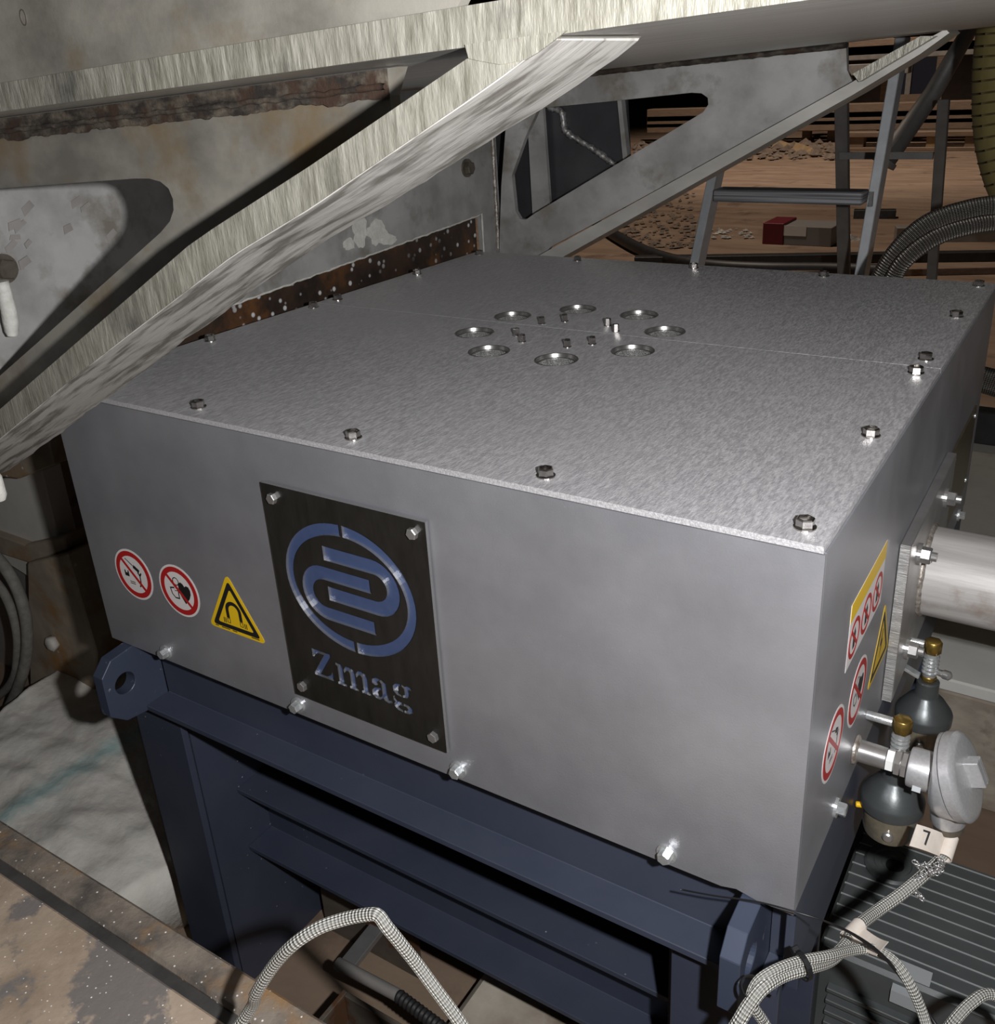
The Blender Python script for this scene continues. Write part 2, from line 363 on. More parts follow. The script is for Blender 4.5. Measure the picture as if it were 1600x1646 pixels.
def loft(name, rings, m, parent=None, sides=32, sharp=0.7):
    """rings of (centre, normal, radius)"""
    v = []; f = []
    ref = Vector((0, 1, 0))
    for c, n, r in rings:
        n = Vector(n).normalized(); a = (ref - n * ref.dot(n)).normalized(); b = n.cross(a)
        for k in range(sides):
            w = 2 * PI * k / sides; v.append(Vector(c) + (a * math.cos(w) + b * math.sin(w)) * r)
    for i in range(len(rings) - 1):
        for k in range(sides): f.append((i * sides + k, i * sides + (k + 1) % sides, (i + 1) * sides + (k + 1) % sides, (i + 1) * sides + k))
    f.append(tuple(range(sides))); f.append(tuple(range((len(rings) - 1) * sides, len(rings) * sides)))
    o = mesh(name, v, f, m, parent, smooth=True)
    bm = bmesh.new(); bm.from_mesh(o.data)
    for e in bm.edges: e.smooth = not (len(e.link_faces) == 2 and e.calc_face_angle(0) > sharp)
    bm.to_mesh(o.data); bm.free()
    return o
def hexbolt_mesh(name, af=0.013, h=0.006, wr=0.0088, wh=0.0015, stud=0.0, sr=0.004, hollow=False):
    v = []; f = []
    def ring(r, z, n, off=0.0):
        k = len(v)
        for i in range(n): v.append((r * math.cos(2 * PI * i / n + off), r * math.sin(2 * PI * i / n + off), z))
        return list(range(k, k + n))
    def bridge(a, b):
        n = len(a)
        for i in range(n): f.append((a[i], a[(i + 1) % n], b[(i + 1) % n], b[i]))
    if wr:
        a = ring(wr, 0, 24); b = ring(wr, wh, 24); bridge(a, b); f.append(tuple(b)); f.append(tuple(reversed(a)))
    R = af / 2 / math.cos(PI / 6)
    a = ring(R, wh, 6); b = ring(R, wh + h * 0.86, 6); c = ring(R * 0.88, wh + h, 6); bridge(a, b); bridge(b, c)
    if hollow:
        d = ring(R * 0.72, wh + h, 6); bridge(c, d); e = ring(R * 0.70, wh + h * 0.55, 6); bridge(d, e); f.append(tuple(e))
    else: f.append(tuple(c))
    f.append(tuple(reversed(a)))
    if stud:
        a = ring(sr, wh + h, 12); b = ring(sr, wh + h + stud, 12); bridge(a, b); f.append(tuple(b)); f.append(tuple(reversed(a)))
    me = bpy.data.meshes.new(name); me.from_pydata(v, [], f)
    bm = bmesh.new(); bm.from_mesh(me); bmesh.ops.recalc_face_normals(bm, faces=bm.faces); bm.to_mesh(me); bm.free()
    return me
def put(name, me, m, loc, d, parent, spin=0.0):
    return link(name, me, m, parent, mx=axis_mx(loc, d) @ Matrix.Rotation(spin, 4, 'Z'))
def circle(cx, cy, r, n=32, ry=None, a0=0.0, a1=2 * PI, end=False):
    ry = ry or r
    return [(cx + r * math.cos(a0 + (a1 - a0) * k / n), cy + ry * math.sin(a0 + (a1 - a0) * k / n)) for k in range(n + (1 if end else 0))]
def text_mesh(name, body, size, m, mx, parent, depth=0.0003):
    cu = bpy.data.curves.new(name, 'FONT'); cu.body = body; cu.size = size; cu.align_x = 'CENTER'; cu.align_y = 'CENTER'; cu.extrude = depth
    t = bpy.data.objects.new(name + '_tmp', cu); COL.objects.link(t)
    dg = bpy.context.evaluated_depsgraph_get(); me = bpy.data.meshes.new_from_object(t.evaluated_get(dg))
    bpy.data.objects.remove(t); bpy.data.curves.remove(cu)
    me.transform(mx); me.materials.clear()
    return link(name, me, m, parent)
def struct(o):
    o['kind'] = 'structure'; return o
BLK = {}

# ================================================================== ROOM
FZ = -0.75
fl = struct(mesh('floor', [(-14, -2.5, FZ), (9, -2.5, FZ), (9, 24, FZ), (-14, 24, FZ), (-14, -2.5, FZ - .1), (9, -2.5, FZ - .1), (9, 24, FZ - .1), (-14, 24, FZ - .1)],
    [(0, 1, 2, 3), (4, 5, 6, 7), (0, 1, 5, 4), (1, 2, 6, 5), (2, 3, 7, 6), (3, 0, 4, 7)], 'dirt_floor'))
fl['label'] = 'brown dirt covered hall floor'
wb = struct(box('wall_back', (-14, 24.0, FZ), (9, 24.2, 8.0), 'back_wall')); wb['label'] = 'dark brown rear wall of the hall'
wl = struct(box('wall_left', (-14.2, -2.5, FZ), (-14, 24.2, 8.0), 'back_wall')); wl['label'] = 'dark side wall of the hall'
cl = struct(box('ceiling', (-14, -2.5, 8.0), (9, 24.2, 8.1), 'back_wall')); cl['label'] = 'dark hall ceiling'

# ================================================================== HOUSING
H = 0.3785; D = 1.0; LT = 0.006
hs = thing('machine_housing', 'square brushed metal machine housing with bolted lid, warning stickers and black name plate', 'machine', (0.5, 0.5, 0.0))
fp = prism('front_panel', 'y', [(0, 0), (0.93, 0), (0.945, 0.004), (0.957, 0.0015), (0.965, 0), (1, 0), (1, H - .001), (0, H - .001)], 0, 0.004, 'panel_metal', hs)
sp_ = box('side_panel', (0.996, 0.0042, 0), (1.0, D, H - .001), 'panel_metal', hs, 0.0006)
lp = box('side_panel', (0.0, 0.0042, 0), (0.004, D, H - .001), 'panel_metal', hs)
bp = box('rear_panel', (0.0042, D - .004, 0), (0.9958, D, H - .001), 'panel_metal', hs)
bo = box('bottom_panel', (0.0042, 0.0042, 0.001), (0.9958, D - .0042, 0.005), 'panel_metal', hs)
VC = (0.503, 0.490); VR = 0.1375; HR = 0.0275
vents = [(VC[0] + VR * math.cos(PI / 8 + k * PI / 4), VC[1] + VR * math.sin(PI / 8 + k * PI / 4)) for k in range(8)]
lids = []
for y0, y1 in ((0.0, 0.5035), (0.5045, D)):
    hl = [circle(x, y, HR, 28) for x, y in vents if y0 < y < y1]
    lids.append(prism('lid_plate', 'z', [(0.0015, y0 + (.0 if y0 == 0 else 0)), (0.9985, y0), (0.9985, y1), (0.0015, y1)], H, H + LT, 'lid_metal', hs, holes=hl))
LZ = H + LT
me_ring = lathe_mesh('vent_ring', [(HR - .0002, 0.0004), (HR + .0012, 0.0008), (HR + .0018, -0.0), (HR - .0002, -0.0), (HR - .0004, -0.0056), (HR - .0038, -0.0060), (HR - .0038, -0.0046), (HR - .0016, -0.0042)], 36, True)
me_mesh = lathe_mesh('vent_mesh', [(HR - .0036, -0.0068), (HR - .0036, -0.0056), (0.0002, -0.0036)], 28)
for x, y in vents:
    l = lids[0] if y < 0.504 else lids[1]
    put('vent_ring', me_ring, 'ring_metal', (x, y, LZ), (0, 0, 1), l); put('vent_mesh', me_mesh, 'vent_mesh', (x, y, LZ), (0, 0, 1), l)
me_lb = hexbolt_mesh('lid_bolt', 0.0135, 0.0075, 0.0092, 0.0012, hollow=True)
xs = (0.024, 0.257, 0.499, 0.735, 0.976); ysf = (0.027, 0.252, 0.476); ysb = (0.536, 0.763, 0.974)
lb = [(x, 0.027) for x in xs] + [(x, 0.974) for x in xs] + [(x, y) for x in (0.022, 0.976) for y in (0.252, 0.476, 0.536, 0.763)]
for x, y in lb: put('bolt', me_lb, 'bolt_steel', (x, y, LZ), (0, 0, 1), lids[0] if y < .504 else lids[1], random.uniform(0, 1))
me_sb = hexbolt_mesh('small_bolt', 0.0085, 0.010, 0.0058, 0.0008)
for q in range(4):
    for s in (-1, 1):
        a = PI / 4 + q * PI / 2 + s * math.radians(14.5)
        x, y = 0.5035 + 0.071 * math.cos(a), 0.483 + 0.071 * math.sin(a)
        put('bolt', me_sb, 'bolt_steel', (x, y, LZ), (0, 0, 1), lids[0] if y < .504 else lids[1], random.uniform(0, 1))
me_fb = hexbolt_mesh('panel_bolt', 0.0125, 0.0085, 0.0105, 0.003)
for x in (0.125, 0.376, 0.622, 0.874): put('bolt', me_fb, 'zinc', (x, 0, 0.015), (0, -1, 0), fp, random.uniform(0, 1))
for y in (0.142, 0.405, 0.665, 0.915): put('bolt', me_fb, 'zinc', (1.0, y, 0.014), (1, 0, 0), sp_, random.uniform(0, 1))

# ---- name plate with cut-out emblem and lettering
def hook(x_end, cx, cz, ro, ri, sgn):
    """U shaped strip: arms run to x_end, bend round (cx, cz); sgn +1 bend on the right"""
    n = 16; out = [(x_end, cz + ro)]
    for k in range(n + 1):
        a = PI / 2 - PI * k / n; out.append((cx + sgn * ro * math.cos(a), cz + ro * math.sin(a)))
    out += [(x_end, cz - ro), (x_end, cz - ri)]
    for k in range(n + 1):
        a = -PI / 2 + PI * k / n; out.append((cx + sgn * ri * math.cos(a), cz + ri * math.sin(a)))
    out.append((x_end, cz + ri)); return out
EC = (0.495, 0.2142)
def half_ring(s):
    g = 0.0016; ao, bo_, ai, bi = 0.0945, 0.081, 0.0822, 0.0665; n = 30
    a0, a1 = math.acos(g / ao), -math.acos(g / ao); i0, i1 = -math.acos(g / ai), math.acos(g / ai)
    o = [(EC[0] + s * ao * math.cos(a0 + (a1 - a0) * k / n), EC[1] + bo_ * math.sin(a0 + (a1 - a0) * k / n)) for k in range(n + 1)]
    o += [(EC[0] + s * ai * math.cos(i0 + (i1 - i0) * k / n), EC[1] + bi * math.sin(i0 + (i1 - i0) * k / n)) for k in range(n + 1)]
    return o
emb = [half_ring(1), half_ring(-1), hook(0.4634, 0.5345, 0.2285, 0.0348, 0.0166, 1), hook(0.528, 0.4588, 0.2013, 0.0352, 0.0178, -1)]
def sc(pts, ox, oz, w, h): return [(ox + p[0] * w, oz + p[1] * h) for p in pts]
Zp = [(0.02, 1), (0.98, 1), (0.98, .9), (.34, .11), (.70, .11), (.86, .2), (.93, .33), (1, .33), (.97, 0), (0, 0), (0, .09), (.64, .89), (.34, .89), (.18, .8), (.1, .7), (.02, .7)]
def stem(x0, x1, top):   # one arch leg of the m
    return [(x0, 0), (x1 + .05, 0), (x1 + .05, .07), (x1, .1), (x1, top), (x1 - .06, 1), (x1 - .17, 1), (x0 - .02, .8), (x0 - .02, .68), (x0 + .02, .76), (x0 + .06, .70), (x0 + .06, .1), (x0, .07)]
m1 = [(0, .93), (0, 1), (.15, 1), (.19, .84), (.19, .1), (.25, .07), (.25, 0), (0, 0), (0, .07), (.05, .1), (.05, .9)]
m2 = [(.23, .78), (.30, .97), (.42, 1.0), (.53, .9), (.56, .76), (.56, .1), (.62, .07), (.62, 0), (.37, 0), (.37, .07), (.42, .1), (.42, .74), (.38, .84), (.31, .82), (.24, .68)]
m3 = [(p[0] + .37, p[1]) for p in m2]
ap = [(.06, .70), (.08, .88), (.3, 1), (.56, .99), (.75, .86), (.77, .22), (.85, .1), (1, .14), (.98, .04), (.8, -.03), (.62, .02), (.55, .13), (.36, -.02), (.16, .0), (.02, .14), (.02, .33), (.18, .5), (.5, .58), (.5, .49), (.35, .42), (.28, .3), (.32, .15), (.44, .12), (.53, .24), (.53, .8), (.44, .9), (.34, .86), (.34, .7), (.2, .63)]
gp1 = [(.44, 1), (.2, .96), (.04, .82), (.04, .62), (.2, .48), (.44, .45), (.44, .52), (.3, .55), (.28, .72), (.3, .88), (.44, .93)]
gp2 = [(.52, 1), (.7, .96), (.82, 1.02), (.98, 1.0), (.98, .9), (.84, .88), (.86, .64), (.72, .48), (.52, .45), (.52, .52), (.63, .57), (.64, .72), (.62, .88), (.52, .93)]
gp3 = [(.1, .40), (.06, .28), (.16, .18), (.44, .15), (.44, .06), (.26, .02), (.24, -.1), (.44, -.17), (.44, -.25), (.18, -.22), (.02, -.1), (.02, .02), (.1, .1), (.0, .2), (.0, .34)]
gp4 = [(.52, .15), (.8, .14), (.96, .02), (.92, -.14), (.74, -.24), (.52, -.25), (.52, -.17), (.68, -.14), (.74, -.04), (.66, .05), (.52, .06)]
def fatten(poly, d):
    area = sum(a[0] * b[1] - b[0] * a[1] for a, b in zip(poly, poly[1:] + poly[:1])); sg = 1 if area > 0 else -1; out = []
    for i in range(len(poly)):
        p = Vector(poly[i]); a = (p - Vector(poly[i - 1])).normalized(); b = (Vector(poly[(i + 1) % len(poly)]) - p).normalized()
        na = Vector((a.y, -a.x)) * sg; nb_ = Vector((b.y, -b.x)) * sg; n_ = (na + nb_)
        n_ = n_.normalized() if n_.length > .2 else na
        out.append(tuple(p + n_ * d * min(1.6, 1 / max(.5, n_.dot(na)))))
    return out
letters = [sc(Zp, 0.4212, 0.0795, 0.031, 0.0375)] + [sc(q, 0.4585, 0.079, 0.050, 0.0285) for q in (m1, m2, m3)] + [sc(ap, 0.5105, 0.0785, 0.030, 0.0285)] + [sc(q, 0.5425, 0.080, 0.0275, 0.030) for q in (gp1, gp2, gp3, gp4)]
letters = [letters[0]] + [fatten(q, .00062) for q in letters[1:4]] + [fatten(letters[4], .00022)] + [fatten(q, .0004) for q in letters[5:]]
NP = (0.381, 0.612, 0.0375, 0.324)
npl = prism('name_plate', 'y', [(NP[0], NP[2]), (NP[1], NP[2]), (NP[1], NP[3]), (NP[0], NP[3])], -0.0062, -0.0022, 'name_black', hs, holes=emb + letters, mside='cut_edge')
nb = box('plate_backing', (NP[0] + .012, -0.0021, NP[2] + .012), (NP[1] - .012, -0.0002, NP[3] - .018), 'logo_blue', hs)
nb['label'] = 'blue sheet showing through the cut-out emblem and the lettering'
npl['label'] = 'black plate with cut-out oval emblem and the word Zmag'.replace(' and the word Zmag', ' and serif lettering')
me_nb = hexbolt_mesh('plate_bolt', 0.0115, 0.0055, 0.0, 0.0)
for x, z in ((0.398, 0.308), (0.596, 0.309), (0.596, 0.055), (0.397, 0.055)): put('bolt', me_nb, 'steel', (x, -0.0062, z), (0, -1, 0), npl, random.uniform(0, 1))

# ---- stickers (flat print): layered thin sheets on a face given by f(u, v, depth)
def layer(name, poly, fn, d0, d1, m, parent, holes=()):
    o = prism(name, 'z', poly, d0, d1, m, None, holes)
    for v in o.data.vertices: v.co = fn(v.co.x, v.co.y, v.co.z)
    bm = bmesh.new(); bm.from_mesh(o.data); bmesh.ops.recalc_face_normals(bm, faces=bm.faces); bm.to_mesh(o.data); bm.free()
    o.parent = parent; o.matrix_parent_inverse = parent_world(parent).inverted(); return o
def front_fn(cx, cz): return lambda u, v, d: Vector((cx + u, -d, cz + v))
def side_fn(cy, cz): return lambda u, v, d: Vector((1.0 + d, cy + u, cz + v))
def bar(x0, y0, x1, y1, w):
    d = Vector((x1 - x0, y1 - y0)).normalized() * (w / 2); n = (-d.y, d.x)
    return [(x0 + n[0], y0 + n[1]), (x0 - n[0], y0 - n[1]), (x1 - n[0], y1 - n[1]), (x1 + n[0], y1 + n[1])]
def prohibition(fn, kind, r=0.0385, base=True):
    k = r / 0.0385
    b = layer('prohibition_sticker', circle(0, 0, r, 48), fn, 0.0001, 0.0004, 'sticker_white', hs)
    layer('red_ring', circle(0, 0, .0355 * k, 48), fn, 0.0004, 0.0006, 'sticker_red', b, [circle(0, 0, .0282 * k, 48)])
    def sym(name, poly, m='sticker_black', d=0.00052, holes=()):
        layer(name, [(p[0] * k, p[1] * k) for p in poly], fn, 0.0004, d, m, b, [[(p[0] * k, p[1] * k) for p in h] for h in holes])
    if kind == 'tools':
        sym('screwdriver_symbol', bar(-.012, .0225, .003, .0135, .0015)); sym('screwdriver_symbol', bar(.003, .0135, .0135, .0075, .0055))
        sym('wrench_symbol', bar(.0135, .002, .0125, -.012, .0022)); sym('wrench_symbol', bar(.010, .006, .0135, .001, .0026)); sym('wrench_symbol', bar(.017, .006, .0135, .001, .0026))
        sym('wrench_symbol', bar(.009, -.017, .0125, -.012, .0024)); sym('wrench_symbol', bar(.0155, -.017, .0125, -.012, .0024))
        sym('block_symbol', [(-.019, .0035), (-.0165, .0035), (-.0165, .000), (-.0125, .000), (-.0125, .0035), (-.010, .0035), (-.010, -.0055), (-.019, -.0055)])
        for i in range(2):
            sym('print_line', bar(-.011, -.0125 - .0028 * i, .000, -.0125 - .0028 * i, .0012))
    elif kind == 'heart':
        hp = [(.0, .008), (.002, .0125), (.006, .0145), (.010, .0125), (.0125, .009), (.016, .0115), (.0205, .0105), (.0228, .006), (.0225, .000), (.019, -.007), (.0135, -.0135), (.009, -.0175), (.004, -.010), (.0, -.003)]
        sym('heart_symbol', hp)
        sym('pacemaker_ring', circle(-.0035, .0135, .0062, 24), holes=[circle(-.0035, .0135, .0048, 24)])
        q = [(-.018, .002), (-.009, .004), (-.0085, -.001), (-.001, .0), (-.0015, -.013), (-.010, -.0135), (-.016, -.008)]
        sym('device_symbol', q, holes=[[(-.0035 * 0 + (p[0] + .0092) * .76 - .0092, (p[1] + .005) * .76 - .005) for p in q]])
    else:
        sym('person_symbol', bar(0, .012, 0, -.014, .007)); sym('person_symbol', bar(-.007, .004, .007, .004, .005)); sym('person_symbol', circle(0, .017, .004, 14))
    layer('red_slash', [(p[0] * k, p[1] * k) for p in bar(-.0208, .0208, .0208, -.0208, .0048)], fn, 0.0004, 0.00062, 'sticker_red', b)
    return b
def rounded(poly, r, n=6):
    out = []; N_ = len(poly)
    for i in range(N_):
        p = Vector(poly[i]); a = (Vector(poly[i - 1]) - p).normalized(); b = (Vector(poly[(i + 1) % N_]) - p).normalized()
        ang = a.angle(b); t = r / math.tan(ang / 2); s = p + a * t; e = p + b * t
        for k in range(n + 1):
            u = k / n; out.append(tuple((s * (1 - u) ** 2 + p * 2 * u * (1 - u) + e * u * u)))
    return out
def tri_sign(fn, w=0.098, h=0.083, kind='magnet'):
    def tr(s): return [(-w / 2 * s, -h / 3 * s - (1 - s) * 0), (w / 2 * s, -h / 3 * s), (0, h * 2 / 3 * s)]
    b = layer('warning_sticker', rounded(tr(1.06), .006), fn, 0.0001, 0.0004, 'sticker_yellow', hs)
    layer('black_border', rounded(tr(.88), .004), fn, 0.0004, 0.0006, 'sticker_black', b, [rounded(tr(.66), .0025)])
    if kind == 'magnet':
        ro, ri, cz = .0142, .0088, .004
        o = [(-ro, -.008)] + [(-ro * math.cos(PI * k / 14), cz + ro * math.sin(PI * k / 14)) for k in range(15)] + [(ro, -.008), (ri, -.008)] + [(ri * math.cos(PI * k / 14), cz + ri * math.sin(PI * k / 14)) for k in range(15)] + [(-ri, -.008)]
        layer('magnet_symbol', o, fn, 0.0004, 0.0006, 'sticker_black', b)
        for s in (-1, 1):
            q = [(s * ri, -.0085), (s * ro, -.0085), (s * ro, -.0155), (s * ri, -.0155)]
            c = (s * (ri + ro) / 2, -.012)
            layer('magnet_pole', q, fn, 0.0004, 0.0006, 'sticker_black', b, [[((p[0] - c[0]) * .68 + c[0], (p[1] - c[1]) * .8 + c[1]) for p in q]])
            for i in range(2): layer('field_line', bar(s * (.0172 + i * .003), -.009, s * (.0172 + i * .003), -.0165, .0013), fn, 0.0004, 0.0006, 'sticker_black', b)
        for x0, x1 in ((-.040, -.034), (-.028, -.013), (-.008, .0), (.026, .040)):
            layer('print_line', bar(x0, -h / 3 * 1.06 + .0035, x1, -h / 3 * 1.06 + .0035, .0012), fn, 0.0004, 0.0006, 'sticker_black', b)
    else:
        layer('bolt_symbol', [(.002, .022), (-.007, .004), (.0, .004), (-.004, -.012), (.008, .008), (.001, .008), (.005, .022)], fn, 0.0004, 0.0006, 'sticker_black', b)
    return b
prohibition(front_fn(0.0905, 0.1285), 'tools')['label'] = 'round prohibition sticker with crossed-out tools'
prohibition(front_fn(0.1830, 0.1275), 'heart')['label'] = 'round prohibition sticker with crossed-out heart pacemaker'
tri_sign(front_fn(0.2845, 0.1205))['label'] = 'yellow triangular magnetic field warning sticker'
prohibition(side_fn(0.193, 0.1265), 'heart'); prohibition(side_fn(0.099, 0.1265), 'tools'); tri_sign(side_fn(0.301, 0.1165), kind='bolt')
sh = layer('rule_sticker', [(-.073, -.037), (.073, -.037), (.073, .037), (-.073, .037)], side_fn(0.193, 0.2310), 0.0001, 0.0004, 'sticker_white', hs)
layer('yellow_header', [(-.073, .0165), (.073, .0165), (.073, .037), (-.073, .037)], side_fn(0.193, 0.2310), 0.0004, 0.0006, 'sticker_yellow', sh)
for i in range(3):
    f_ = side_fn(0.193 + (i - 1) * .048, 0.2195)
    layer('red_ring', circle(0, 0, .0215, 32), f_, .0004, .0006, 'sticker_red', sh, [circle(0, 0, .0165, 32)])
    layer('person_symbol', [(-.004, -.012), (.004, -.012), (.005, .004), (.0, .012), (-.005, .004)], f_, .0004, .0005, 'sticker_black', sh)
    layer('red_slash', bar(-.0135, .0135, .0135, -.0135, .004), f_, .0004, .00065, 'sticker_red', sh)
# rating plate with rivets, far end of the side panel
rp = box('rating_plate', (1.0001, 0.708, 0.062), (1.0028, 0.935, 0.2015), 'plate_brown', hs, 0.0005)
me_rv = lathe_mesh('rivet', [(0.004, 0), (0.0038, .0012), (0.002, .0025), (0.0003, .003)], 14)
for y in (0.722, 0.921):
    for z in (0.076, 0.188): put('rivet', me_rv, 'zinc', (1.0028, y, z), (1, 0, 0), rp)
ss = lathe('sensor_socket', [(0.0150, 0), (0.0150, 0.003), (0.0122, 0.005), (0.0118, 0.033), (0.0105, 0.033)], (1.0, 0.215, 0.036), (1, 0, 0), 'steel', hs)
lathe('weld_bead', [(0.0125, 0.0), (0.0165, 0.0005), (0.0160, 0.003), (0.0125, 0.0055)], (1.0, 0.215, 0.036), (1, 0, 0), 'weld', ss)

# ================================================================== FLANGED PIPE
pc = (0.503, 0.118)
pg = thing('flanged_pipe', 'pale aluminium pipe on a bolted rectangular flange leaving the side of the housing', 'pipe', (1.0, pc[0], pc[1]))
fg = box('flange', (1.0004, 0.350, 0.013), (1.0125, 0.656, 0.223), 'flange_steel', pg, 0.001)
fe = box('sawn_flange_edge', (1.0012, 0.3482, 0.0135), (1.0120, 0.3499, 0.2225), 'grooved', pg)
pr = 0.0575
pp = lathe('pipe', [(pr, 0.0), (pr, 0.75), (pr - .004, 0.75), (pr - .004, 0.0)], (1.0125, pc[0], pc[1]), (1, 0, 0), 'pipe_alu', pg, 64, True)
wl_pts = [(1.0135, pc[0] + pr * math.cos(a), pc[1] + pr * math.sin(a)) for a in [2 * PI * k / 64 for k in range(65)]]
tube('weld_bead', wl_pts, [0.0035 + 0.0012 * random.random() for _ in wl_pts], 'weld', pg, 8)
me_nut = hexbolt_mesh('flange_nut', 0.0175, 0.0105, 0.0135, 0.004, 0.006, 0.0055)
for y in (0.413, 0.590):
    for z in (0.184, 0.052): put('nut', me_nut, 'steel', (1.0125, y, z), (1, 0, 0), pg, random.uniform(0, 1))

# ================================================================== BLUE SUPPORT FRAME
fr = thing('support_frame', 'dark blue painted steel support frame with lifting lugs under the metal housing', 'frame', (0.5, 0.5, FZ))
RZ = -0.105
prism('front_rail', 'x', [(0.04, -0.0005), (0.05, -0.0005), (0.05, RZ - .009), (0.0, RZ - .009), (0.0, RZ), (0.04, RZ)], 0.0455, 0.9495, 'frame_blue', fr, bevel=0.0008)
box('front_rail', (0.9705, 0.04, RZ - .009), (0.9905, 0.05, -0.0005), 'frame_blue', fr)
box('front_rail', (0.9705, 0.0, RZ - .009), (0.9905, 0.0395, RZ), 'frame_blue', fr)
box('side_rail', (0.9908, 0.012, -0.092), (0.9995, 0.985, -0.0006), 'frame_blue', fr, 0.0008)
box('side_beam', (0.9300, 0.09, -0.205), (0.9902, 0.97, -0.1145), 'frame_blue', fr, 0.001)
box('side_rail', (0.002, 0.06, -0.1), (0.011, 0.98, -0.0006), 'frame_blue', fr)
box('rear_rail', (0.02, 0.95, -0.11), (0.98, 0.96, -0.0006), 'frame_blue', fr)
lug = [(0.0398, -0.001), (-0.004, -0.001), (-0.037, -0.004), (-0.056, -0.024), (-0.057, -0.088), (-0.034, -0.109), (-0.0008, -0.1142), (0.0398, -0.1142)]
for x0, x1 in ((0.024, 0.045), (0.950, 0.970)):
    prism('lifting_lug', 'x', lug, x0, x1, 'frame_blue_worn', fr, holes=[circle(-0.0235, -0.050, 0.0165, 28)], bevel=0.0008)
# uprights: front flange, web, rear flange as one H section each, made of three plates
def upright(x0, x1, y0, y1, xw, gap=0.0):
    box('upright_flange', (x0, y0, FZ), (x1, y0 + .011, -0.1146), 'frame_blue', fr, 0.001)
    box('upright_web', (xw - .004, y0 + .0112 + gap, FZ), (xw + .004, y1 - .0112, -0.1148), 'frame_blue', fr)
    box('upright_flange', (x0, y1 - .011, FZ), (x1, y1, -0.1146), 'frame_blue', fr, 0.001)
upright(-0.040, 0.070, 0.030, 0.330, 0.050, 0.012)
upright(0.868, 0.986, 0.030, 0.21, 0.925)
upright(-0.040, 0.070, 0.72, 0.92, 0.03)
upright(0.868, 0.986, 0.72, 0.92, 0.925)
def channel(name, yo, yi, z0, z1, xa, xb, t=0.009):
    prism(name, 'x', [(yo, z1), (yi, z1), (yi, z0), (yo, z0), (yo, z0 + t), (yi - t, z0 + t), (yi - t, z1 - t), (yo, z1 - t)], xa, xb, 'frame_blue', fr, bevel=0.0008)
p_ = on('x', 0.0545, 381, 1268); q_ = on('x', 0.0545, 420, 1232); s_ = on('x', 0.0545, 398, 1364)
channel('cross_channel', p_.y, q_.y + .006, s_.z - .006, p_.z, 0.0545, 0.842)
box('cross_plate', (0.0545, q_.y + .0062, p_.z - .009), (0.842, q_.y + .16, p_.z), 'frame_blue', fr)
box('upright_stiffener', (0.8425, p_.y - .03, FZ), (0.8515, q_.y + .03, -0.1146), 'frame_blue', fr)

# ================================================================== OVERHEAD BRACKET (near)
def zA(x): return 0.7085 + 0.0495 * x
YW = -.070
ov = thing('overhead_plate', 'wide brushed steel plate running overhead across the top of the picture', 'steel plate', (0.7, 0.5, 0.74))
ob = thing('overhead_bracket', 'bright welded steel bracket sloping down to the left in front of the housing', 'bracket', (0.4, YW, 0.7))
tp = hexa('deck_plate', [(-.35, -.17, zA(-.35)), (1.9, -.17, zA(1.9)), (1.9, 1.215, zA(1.9) + .008), (-.35, 1.215, zA(-.35) + .008)],
     [(-.35, -.17, zA(-.35) + .0215), (1.9, -.17, zA(1.9) + .0215), (1.9, 1.215, zA(1.9) + .03), (-.35, 1.215, zA(-.35) + .03)], 'brushed_under', ov)
tp.data.materials.append(MATS['sawn_edge'])
for p in tp.data.polygons:
    if p.normal.y < -.9: p.material_index = 1
prism('upper_panel', 'y', [(-.3, zA(-.3) + .0218), (.795, zA(.795) + .0218), (.803, zA(.8) + .032), (.80, 1.0), (-.3, 1.0)], -.155, -.145, 'mill_plate', ov)
rc = on('y', -.155, 38, 28)
prism('ring_mark', 'y', circle(rc.x, rc.z, .0042, 24, .0062), -.1556, -.1551, 'bolt_dark', ov, holes=[circle(rc.x, rc.z, .0035, 24, .0054)])
dup_ = [(-.052, .302), (.194, .437), (.344, .518), (.535, .621), (.568, .636), (.676, .682), (.811, .7425), (.835, zA(.835) - .0006)]
dlo = [(-.052, .279), (.178, .402), (.338, .489), (.43, .537), (.585, .617), (.671, .654), (.812, .721), (.846, .738), (.868, zA(.868) - .0006)]
df = prism('diagonal_flange', 'y', dup_ + dlo[::-1], -.17, -.052, 'mill_plate', ob)
df.data.materials.append(MATS['sawn_edge'])
for p in df.data.polygons:
    if p.normal.y < -.9: p.material_index = 1
# white lime coating clinging to the underside, ragged rear edge
cv = []; cf = []; n = 60
def dl(x):
    for (a, b), (c, d) in zip(dlo, dlo[1:]):
        if a <= x <= c: return b + (d - b) * (x - a) / (c - a)
    return dlo[-1][1]
for i in range(n + 1):
    x = -.05 + i * (.8665 + .05) / n; z = dl(x)
    yb = -.050 + .010 * noise.noise((x * 9, 3, 1)) + .006 * noise.noise((x * 40, 7, 1))
    t = .0016 + .0012 * abs(noise.noise((x * 30, 1, 1)))
    cv += [(x, -.1695, z - .0001), (x, yb, z - .0001), (x, yb - .002, z - t), (x, -.1692, z - .0008)]
for i in range(n):
    for k in range(4): cf.append((i * 4 + k, i * 4 + (k + 1) % 4, i * 4 + 4 + (k + 1) % 4, i * 4 + 4 + k))
cf += [(0, 1, 2, 3), tuple(n * 4 + k for k in range(4))]
mesh('lime_coating', cv, cf, 'white_coat', ob)['label'] = 'white chalky coating with grey streaks'
cut = ony(YW, [(-50, 307), (0, 303), (120, 294), (215, 287)]) 
